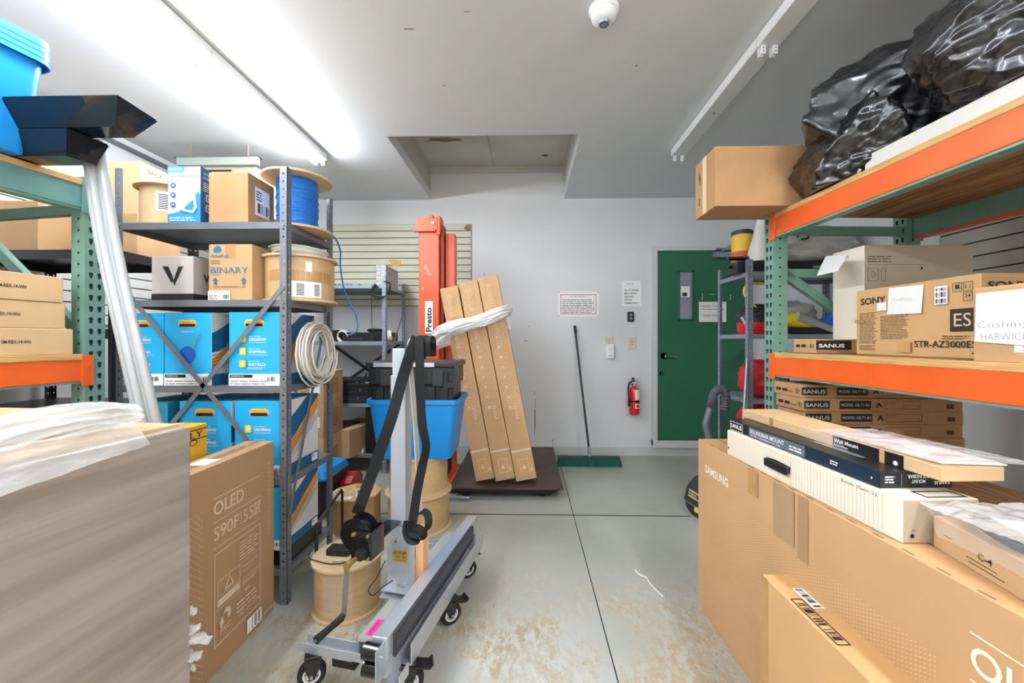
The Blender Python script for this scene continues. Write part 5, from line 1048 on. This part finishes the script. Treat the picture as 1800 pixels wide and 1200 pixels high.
# ---------------- in the right rack ----------------
def on_rack(t, x, y, z, rz=0): place(t, RR, x, y, z, rz); return t
GB = []
for k in range(7):
    lb = ('topmost', 'second from the top', 'third from the top', 'fourth from the top', 'fifth from the top', 'sixth from the top', 'lowest')[k] + ' flat tan mount carton of the stack under the orange beam'
    t, E = carton('mount_carton', lb, 'carton', (1.30 + (0, .005, .02, .02, .03, .03, .02)[k], 1.93 + (0, -.01, .0, .004, .004, .0, .0)[k], .621 + (6 - k) * .0625), 0, (.745, .196, .0615), CARD3, 'flat mount cartons in the right rack', seam=None)
    g = Face(t, 'F', E)
    if k < 4:
        g.rect(.01, .012, .13, .05, INK, 'logo_panel'); g.text('SANUS', .017, .021, .018, mat('grey_letter', '#c9c1b4', .6),   .105, .01); g.rect(.175, .012, .32, .05, INK, 'model_panel'); g.text('MODEL GILT1-B1', .182, .025, .013, MATS['grey_letter'], .13, .01); g.polys([[(.34, .02), (.35, .02), (.365, .04), (.355, .04)], [(.365, .02), (.375, .02), (.36, .04), (.35, .04)]], INKB, 'part_drawing'); g.frame(.385, .012, .55, .05, .0012, INKB, 'printed_frame'); g.text('TV TYPE', .39, .037, .007, INKB, .04, 0); g.frame(.47, .015, .54, .03, .001, INKB, 'printed_frame'); g.rect(.67, .015, .70, .035, INKB, 'printed_square')
        g = Face(t, 'L', E); g.rects([(.02, .02, .06, .034), (.07, .02, .11, .034)], INK, 'logo_panel'); g.fine(.115, .022, .16, .03, 1, INKB, .5, k); g.barcode(.175, .02, .20, .042, INKB, n=8)
t, E = carton('mount_carton', 'single flat tan mount carton at the far end of the orange beam board', 'carton', (1.368, 1.95, 1.207), 0, (.30, .16, .068), CARD, seam=None)
t.location = (1.375, 1.925, 1.2075); g = Face(t, 'F', E); g.rect(.0, .008, .165, .062, INK, 'logo_panel'); g.text('SANUS', .012, .028, .018, WHITE, .12, .03); g.rect(.0, .0, .165, .018, CTAPE, 'tape'); g = Face(t, 'L', E); g.rects([(.02, .028, .05, .042), (.06, .028, .09, .042)], INK, 'logo_panel'); g.barcode(.12, .025, .145, .045, INKB, n=8)
t, E = carton('cream_carton', 'tall cream and taupe carton with a paper note behind the receiver carton', 'carton', (1.595, 1.93, 1.207), 0, (.515, .19, .515), CREAM, seam='x', mats2=[CREAMD])
bo = t.children[0]
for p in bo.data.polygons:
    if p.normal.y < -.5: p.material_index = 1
t.rotation_euler.z = R(1.2); t.location = (1.60, 1.925, 1.207)
g = Face(t, 'F', E); g.fine(.015, .435, .15, .47, 3, INKB, .3, 5); g.frame(.015, .345, .065, .405, .0012, INKB, 'product_outline'); g.frame(.032, .362, .048, .39, .0012, INKB, 'product_outline'); g.frame(.08, .345, .10, .405, .0012, INKB, 'product_outline'); g.rect(.02, .422, .30, .423, INKB, 'printed_line'); g.disc(.27, .405, .005, .006, BLACK, 'vent_hole'); g.poly([(.24, .33), (.28, .345), (.285, .355), (.25, .345)], CARD2, 'sticker')
g = Face(t, 'L', E); g.text('Sonos Sub', .02, .475, .012, INKB, .08, 0); g.rects([(.03, .03 + .012 * i, .15, .0315 + .012 * i) for i in range(28)], mat('cream_ribs', ''), 'embossed_rib')
tn = thing('paper_note', 'curled white paper note stuck to the cream carton', 'paper note', (0, 0, 0))
bm = MB(); P0, P1 = cam_pt(1452, 450, 2.03), cam_pt(1494, 447, 1.88); Q0, Q1 = cam_pt(1443, 486, 2.0), cam_pt(1480, 478, 1.86)
bm.loft([[P0 + (P1 - P0) * k / 6 + Vector((-.012 * k / 6, 0, 0)) for k in range(7)], [(P0 + Q0) / 2 + ((P1 + Q1) / 2 - (P0 + Q0) / 2) * k / 6 + Vector((-.02, -.01, 0)) for k in range(7)], [Q0 + (Q1 - Q0) * k / 6 + Vector((-.035, -.02, 0)) for k in range(7)]], False, closed=False)
o = bm.build('sheet', WHITE, tn); s_ = o.modifiers.new('solid', 'SOLIDIFY'); s_.thickness = .0006
SONYC = mat('receiver_carton_tan', '#cfa874', .75, var=.06, vs=4)
t, E = carton('receiver_carton', 'tan receiver carton with a black logo square and blank white paper on the orange beam', 'carton', (1.525, 1.372, 1.2065), .6, (.42, .50, .29), SONYC, seam='y', tape=CTAPE)
g = Face(t, 'L', E, 2); SF = mat('soft_black_ink', '#2b2622', .6)
g.text('SONY', .025, .222, .030, SF, .125, .03); g.fine(.02, .05, .115, .19, 22, INKB, .35, 3); g.fine(.125, .07, .255, .17, 17, INKB, .35, 4); g.fine(.02, .02, .11, .045, 4, INKB, .35, 8)
g.rect(.405, .095, .485, .175, SF, 'logo_square'); g.text('ES', .418, .113, .046, mat('sand_print', '#dcc096', .6), .055, .0); g.text('STR-AZ3000ES', .275, .037, .025, SF, .215, .015); g.fine(.38, .068, .48, .085, 2, INKB, .35, 9); g.poly([(.475, .022), (.482, .022), (.4785, .014)], SF, 'small_triangle')
g.frame(.415, .235, .445, .267, .0015, SF, 'handling_icon'); g.rect(.424, .245, .436, .26, SF, 'handling_icon'); g.frame(.45, .235, .48, .267, .0015, SF, 'handling_icon'); g.rects([(.457, .243, .459, .257), (.47, .243, .472, .257)], SF, 'handling_icon'); g.frame(.45, .2, .48, .231, .0015, SF, 'handling_icon'); g.text('24', .456, .212, .012, SF, .018, .01)
g.rect(.355, .195, .40, .262, WHITE, 'paper_label'); g.barcode(.36, .245, .395, .255, n=14); g.barcode(.36, .222, .395, .24, n=14); g.barcode(.36, .2, .395, .216, n=14); g.rect(.115, .19, .16, .225, WHITE, 'paper_label'); g.rect(.0, .142, .05, .158, CTAPE, 'tape'); g.rect(.21, .015, .265, .06, mat('tan_sticker', '#c99d60', .6), 'sticker')
b = MB(g.M @ Matrix.Translation((.235, .225, .003)) @ Matrix.Rotation(R(-2), 4, 'Z')); b.loft([[(-.075, -.055, 0), (.075, -.055, .006), (.075, .055, 0), (-.07, .055, 0)], [(-.075, -.055, .0008), (.075, -.055, .0068), (.075, .055, .0008), (-.07, .055, .0008)]]); o = b.build('paper_note', WHITE, t)
g.k += 12; g.text('Cushing', .195, .222, .016, mat('faint_pencil', '#c9c8c4', .6), .08, -.01, name='handwriting', rot=-2)
g = Face(t, 'F', E, 2); g.text('SONY', .02, .235, .027, SF, .14, .03)
t, E = carton('addressed_carton', 'tan carton with a handwritten white note and shipping label at the right edge', 'carton', (1.388, .80, 1.2065), 3, (.38, .45, .222), CARD, seam='x', tape=CTAPE)
g = Face(t, 'L', E, 2); g.rect(.10, .03, .34, .175, WHITE, 'shipping_label'); g.rects([(.17, .163 - .022 * i, .33, .170 - .022 * i + .001) for i in range(5)], STEELL, 'printed_line'); g.fine(.12, .035, .3, .06, 3, INK, .35, 5)
b = MB(g.M); b.loft([[(.008, .06, .004), (.145, .048, .009), (.155, .205, .006), (.012, .205, .004)], [(.008, .06, .005), (.145, .048, .010), (.155, .205, .007), (.012, .205, .005)]]); b.build('paper_note', WHITE, t)
g.k = 32; g.text('Cushing', .02, .095, .024, mat('pencil_grey', '#77777a', .6), .12, -.02, name='handwriting'); g.text('HARWICH', .03, .064, .02, MATS['pencil_grey'], .11, -.02, name='handwriting')
# items on the small unit beyond the rack
TP, MD = 1.771, 1.316
t, E = carton('tripod_case', 'long black case with a silver label on the narrow shelving top behind the rack post', 'case', (1.56, 2.985, TP), 0, (.90, .16, .085), BLK, seam=None); g = Face(t, 'F', E); g.rect(.55, .03, .70, .05, STEELL, 'silver_label')
for z in (.11, .045): b = MB(); b.tube([(-.03, .08, z + .01), (.15, .08, z + .01), (.30, .08, z + .005)], [.012, .022, .012], 10); b.build('tripod_leg', BLKG, t, 50)
sheetm = mat('grey_plastic_sheet', '#c6c3bd', .3, alpha=.92, bump=.7, bs=14)
t = thing('wrapped_bundle', 'grey plastic-wrapped bundle lying on the black case on the narrow shelving', 'wrapped bundle', (0, 0, 0))
crumple('plastic_wrap', sheetm, (2.13, 3.14, TP + .225), (.36, .17, .14), .10, 3, 5, t, floor=TP + .09)
MB().tube(crv([(1.98, 2.97, TP + .26), (2.02, 2.95, TP + .28), (2.06, 2.96, TP + .25), (2.0, 2.95, TP + .235)]), .006, 6).build('cord', RUB, t, 60)
t = thing('canister', 'yellow and red cylindrical canister with a dark lid on the narrow shelving top', 'canister', (1.72, 3.22, TP)); 
MB().lathe([(.075, 0), (.077, .012), (.077, .33), (.075, .335)]).build('body', mat('canister_label_cream', '#dfc7b0', .5), t, 40); MB().lathe([(.0775, .2), (.0775, .325)], cap=False).build('yellow_label', YEL, t, 40); MB().lathe([(.0778, .10), (.0778, .2)], cap=False).build('red_band', mat('red_orange_print', '#c85a3c', .5), t, 40); MB().lathe([(.08, .335), (.08, .36), (.07, .37)]).build('lid', mat('dark_lid', '#3b3a38', .5), t, 40)
t = thing('white_sack', 'white plastic sack standing beside the canister on the narrow shelving', 'sack', (0, 0, 0))
b = MB(); L = []
for z, r in ((.09, .10), (.16, .115), (.28, .09), (.40, .065), (.50, .055)): L.append([(1.75 + .03 * (z - .1) * 3 + .72 * r * math.cos(a) * (1 + .1 * math.sin(3 * a + z * 9)), 3.035 + .7 * r * math.sin(a), TP + z) for a in [2 * math.pi * i / 20 for i in range(20)]])
b.loft(L); b.build('sack_body', mat('white_sack_plastic', '#e4e3df', .4, bump=.5, bs=20), t, 60)
MB().lathe([(.001, 0), (.022, .004), (.022, .016), (.001, .02)], (1.69, 3.0, TP + .49), 16, axis='Y').build('black_knob', BLK, t, 40)
t = thing('shop_vacuum', 'small red and black shop vacuum head with yellow cord on the narrow shelving', 'vacuum', (1.76, 3.12, MD))
MB().lathe([(.11, 0), (.12, .02), (.125, .09)], n=28).build('red_tank', RED, t, 40); MB().lathe([(.128, .09), (.13, .12), (.11, .19), (.06, .23), (.001, .235)], n=28).build('motor_head', mat('grey_black_plastic', ''), t, 40)
MB().tube(crv([(-.03, -.08, .2), (-.12, -.08, .30), (-.10, -.08, .37), (0, -.08, .385), (.09, -.08, .36), (.14, -.06, .24)]), .008, 8).build('yellow_cord', mat('yellow_cord', '#e6c81f', .45), t, 60); b = MB(); b.cyl((.04, -.11, .12), (.06, -.125, .12), .03); b.build('yellow_knob', MATS['yellow_cord'], t, 40)
b = MB(); b.bar((-.13, -.06, .13), (-.11, -.09, .07), .02, .01); b.tube([(-.12, -.08, .12), (-.02, -.13, .16)], .008, 6); b.build('chrome_clip', CHROME, t)
t = thing('yellow_work_light', 'yellow and clear handheld work tool lying on the narrow shelving beyond the rack', 'tool', (1.84, 3.0, MD + .05), 0)
M_ = Matrix.Rotation(R(19), 4, 'Y'); b = MB(M_); b.tube([(0, 0, .075), (.08, 0, .09), (.2, 0, .09), (.36, 0, .07), (.44, 0, .055)], [.03, .055, .05, .045, .03], 14); b.build('yellow_body', MATS['yellow_cord'], t, 50)
b = MB(M_); b.tube([(.10, -.03, .12), (.40, -.03, .10)], [.04, .035], 12); b.build('clear_cover', mat('grey_clear_plastic', '#aaa9a2', .15), t, 50)
t = thing('blue_glove', 'crumpled blue rag beside the yellow tool on the narrow shelving', 'rag', (0, 0, 0)); crumple('cloth', mat('blue_cloth', '#1f5fc0', .7), (2.30, 3.02, MD + .075), (.08, .07, .075), .25, 5, 4, t, floor=MD)
t = thing('grey_rag', 'grey crumpled plastic behind the yellow tool on the narrow shelving', 'plastic', (0, 0, 0)); crumple('plastic_sheet', sheetm, (2.02, 3.22, MD + .13), (.22, .12, .12), .2, 8, 4, t, floor=MD)
t, E = carton('black_tray_box', 'flat black box under the yellow tool on the narrow shelving', 'box', (1.90, 2.94, MD), 0, (.50, .05, .05), BLK, seam=None)
t = thing('red_bag', 'red and black bag on the lower shelf of the narrow shelving', 'bag', (0, 0, 0)); crumple('bag_body', mat('red_bag_cloth', '#c2222a', .6, bump=.2, bs=60), (1.80, 3.10, .98), (.15, .13, .135), .08, 2, 4, t, floor=.842)
b = MB(); b.box(1.78, 1.92, 2.945, 2.975, .87, 1.05); b.build('black_pocket', BLK, t, bevel=.02)
t = thing('red_jacket', 'bright red cloth bundle hanging below the narrow shelving shelf', 'cloth', (0, 0, 0)); crumple('cloth', mat('red_cloth', '#d8261f', .6), (1.76, 3.08, .60), (.14, .10, .20), .08, 6, 4, t); MB().box(1.7, 1.82, 3.02, 3.14, .70, .806).build('hanging_loop', MATS['red_cloth'], t)
tag(MB().cyl((1.36, 2.62, 0), (1.652, 3.0, 1.31), .011, n=12).build('silver_pole', STEELL, None, 50), 'thin silver pole leaning on the front post of the narrow shelving', 'pole')
t = thing('vacuum_hose', 'ribbed dark grey vacuum hose bent over the narrow shelving shelf', 'vacuum hose', (0, 0, 0)); HM = mat('grey_hose', '#5a5c61', .4)
P = crv([cam_pt(1274, 720, 3.02), cam_pt(1276, 695, 3.0), cam_pt(1268, 684, 2.98), cam_pt(1256, 690, 2.96), cam_pt(1250, 710, 2.95), cam_pt(1247, 716, 2.95)], 12)
MB().tube(P, [.028 + .004 * (i % 2) for i in range(len(P))], 12).build('ribbed_section', HM, t, 25)
P = [cam_pt(1250, 712, 2.95), cam_pt(1243, 738, 2.93), cam_pt(1241, 748, 2.92), cam_pt(1247, 775, 2.9), cam_pt(1250, 850, 2.82)]; e = P[-1]; P.append(Vector((e.x + .05, e.y - .02, .03))); MB().tube(crv(P, 6), .026, 12).build('smooth_tube', HM, t, 50)
# ---------------- on top of the right rack ----------------
t, E = carton('overhanging_carton', 'brown carton overhanging the far end of the right rack top', 'carton', (.943, 2.00, 1.942), 0, (.62, .235, .30), CARD3, seam='x', tape=TAPE)
t.location = (.943, 2.015, 1.9415); g = Face(t, 'L', E, 3); g.rect(.095, 0, .14, .30, mat('cream_tape', '#dcc79c', .4), 'cream_tape'); g.rects([(.05, .06, .06, .10), (.06, .17, .068, .22), (.052, .20, .058, .24)], INKB, 'printing')
t = thing('white_panel_stack', 'long white folded panel lying along the right rack top board under the black bags', 'panel', (0, 0, 0)); place(t, RR, 0, 0, 1.9415)
b = MB(); b.box(.03, .38, -2.2, -.50, 0, .07); b.build('panel', mat('white_panel', '#dcdcd6', .5), t, bevel=.006)
b = MB(); b.tube(crv([(.06, -.44, .012), (.03, -.47, .035), (.05, -.51, .05), (.09, -.47, .03), (.05, -.45, .01), (.02, -.49, .02)]), .006, 6); b.build('string_tie', CABLEW, t, 60)
BAG = mat('black_garbage_bag', '#0f0f13', .27, coat=.35, spec=.7)
def bag_nodes():
    nt = BAG.node_tree; N = nt.nodes; L = nt.links; tc = N.new('ShaderNodeTexCoord'); prev = None
    for sc, st, rot, k in ((3.5, (1, .4, 1.2), 25, .6), (9, (1.3, .3, 1), -35, .28), (26, (1, .3, 1.4), 60, .08)):
        mp = N.new('ShaderNodeMapping'); mp.inputs['Scale'].default_value = st; mp.inputs['Rotation'].default_value = (R(rot), R(rot * .6), R(rot)); L.new(tc.outputs['Object'], mp.inputs[0])
        ns = N.new('ShaderNodeTexNoise'); ns.inputs['Scale'].default_value = sc * .5; ns.inputs['Detail'].default_value = 1; L.new(mp.outputs[0], ns.inputs['Vector'])
        ad = N.new('ShaderNodeMix'); ad.data_type = 'RGBA'; ad.inputs[0].default_value = .22; L.new(mp.outputs[0], ad.inputs[6]); L.new(ns.outputs['Color'], ad.inputs[7])
        v = N.new('ShaderNodeTexVoronoi'); v.inputs['Scale'].default_value = sc; L.new(ad.outputs[2], v.inputs['Vector'])
        bp = N.new('ShaderNodeBump'); bp.inputs['Strength'].default_value = k; bp.inputs['Distance'].default_value = .12 / sc; L.new(v.outputs['Distance'], bp.inputs['Height'])
        if prev: L.new(prev, bp.inputs['Normal'])
        prev = bp.outputs[0]
    L.new(prev, N['Principled BSDF'].inputs['Normal'])
bag_nodes()
def bag_body(name, c, rad, seed, npl=46, floor=None, maxz=None, parent=None, sub=6, crease=.035):
    """draped plastic: flat facets meeting in sharp creases, with finer ridges"""
    g = random.Random(seed); N_ = []
    for i in range(npl):
        z = 1 - 2 * (i + .5) / npl; a = i * 2.39996 + g.uniform(-.4, .4); z = max(-1, min(1, z + g.uniform(-.08, .08))); q = math.sqrt(max(0, 1 - z * z)); N_.append((Vector((q * math.cos(a), q * math.sin(a), z)), g.uniform(.74, 1.0)))
    bm = bmesh.new(); bmesh.ops.create_icosphere(bm, subdivisions=sub, radius=1); c, rad = Vector(c), Vector(rad); off = Vector((seed, seed * 2.3, seed * .7))
    for v in bm.verts:
        d = v.co.normalized(); r = 1.25
        for n_, k in N_:
            q = d.dot(n_)
            if q > .05: r = min(r, k / q)
        p = d * r; q = Vector((p.x * 1.0, p.y * .6, p.z * 1.5)) * 1.5 + off; w_ = noise.noise_vector(q * .8) * .8
        d1 = noise.voronoi(q * 1.3 + w_ * .35)[0]; d2 = noise.voronoi(q * 3.4 + w_ * .6)[0]; h = min(1, d1[1] - d1[0]); h2 = min(1, d2[1] - d2[0])
        p = p * (1 + crease * (1.9 * h + .75 * h2 - 1))
        P = Vector((p.x * rad.x, p.y * rad.y, p.z * rad.z)) + c
        if floor is not None and P.z < floor: P.z = floor
        if maxz is not None and P.z > maxz: P.z = maxz
        v.co = P
    me = bpy.data.meshes.new(name); bm.to_mesh(me); bm.free(); me.materials.append(BAG)
    for p in me.polygons: p.use_smooth = True
    o = bpy.data.objects.new(name, me); C.objects.link(o); o.parent = parent; return o
t = thing('black_plastic_bag', 'black plastic bag draped at the far end of the right rack top', 'plastic bag', (0, 0, 0))
bag_body('bag_body', (1.70, 1.79, 2.22), (.44, .33, .42), 3, 26, floor=1.945, parent=t, crease=.055)
bag_body('bag_skirt', (1.42, 1.80, 2.06), (.17, .27, .24), 8, 18, floor=1.944, parent=t, sub=6, crease=.08)
t = thing('black_plastic_bag', 'larger black plastic bag nearer the camera on the right rack top', 'plastic bag', (0, 0, 0))
bag_body('bag_body', (1.76, 1.14, 2.42), (.50, .40, .50), 5, 30, floor=2.015, maxz=2.83, parent=t, crease=.065)
bag_body('bag_fold', (1.46, 1.24, 2.22), (.22, .27, .24), 12, 20, floor=2.013, parent=t, sub=6, crease=.10)
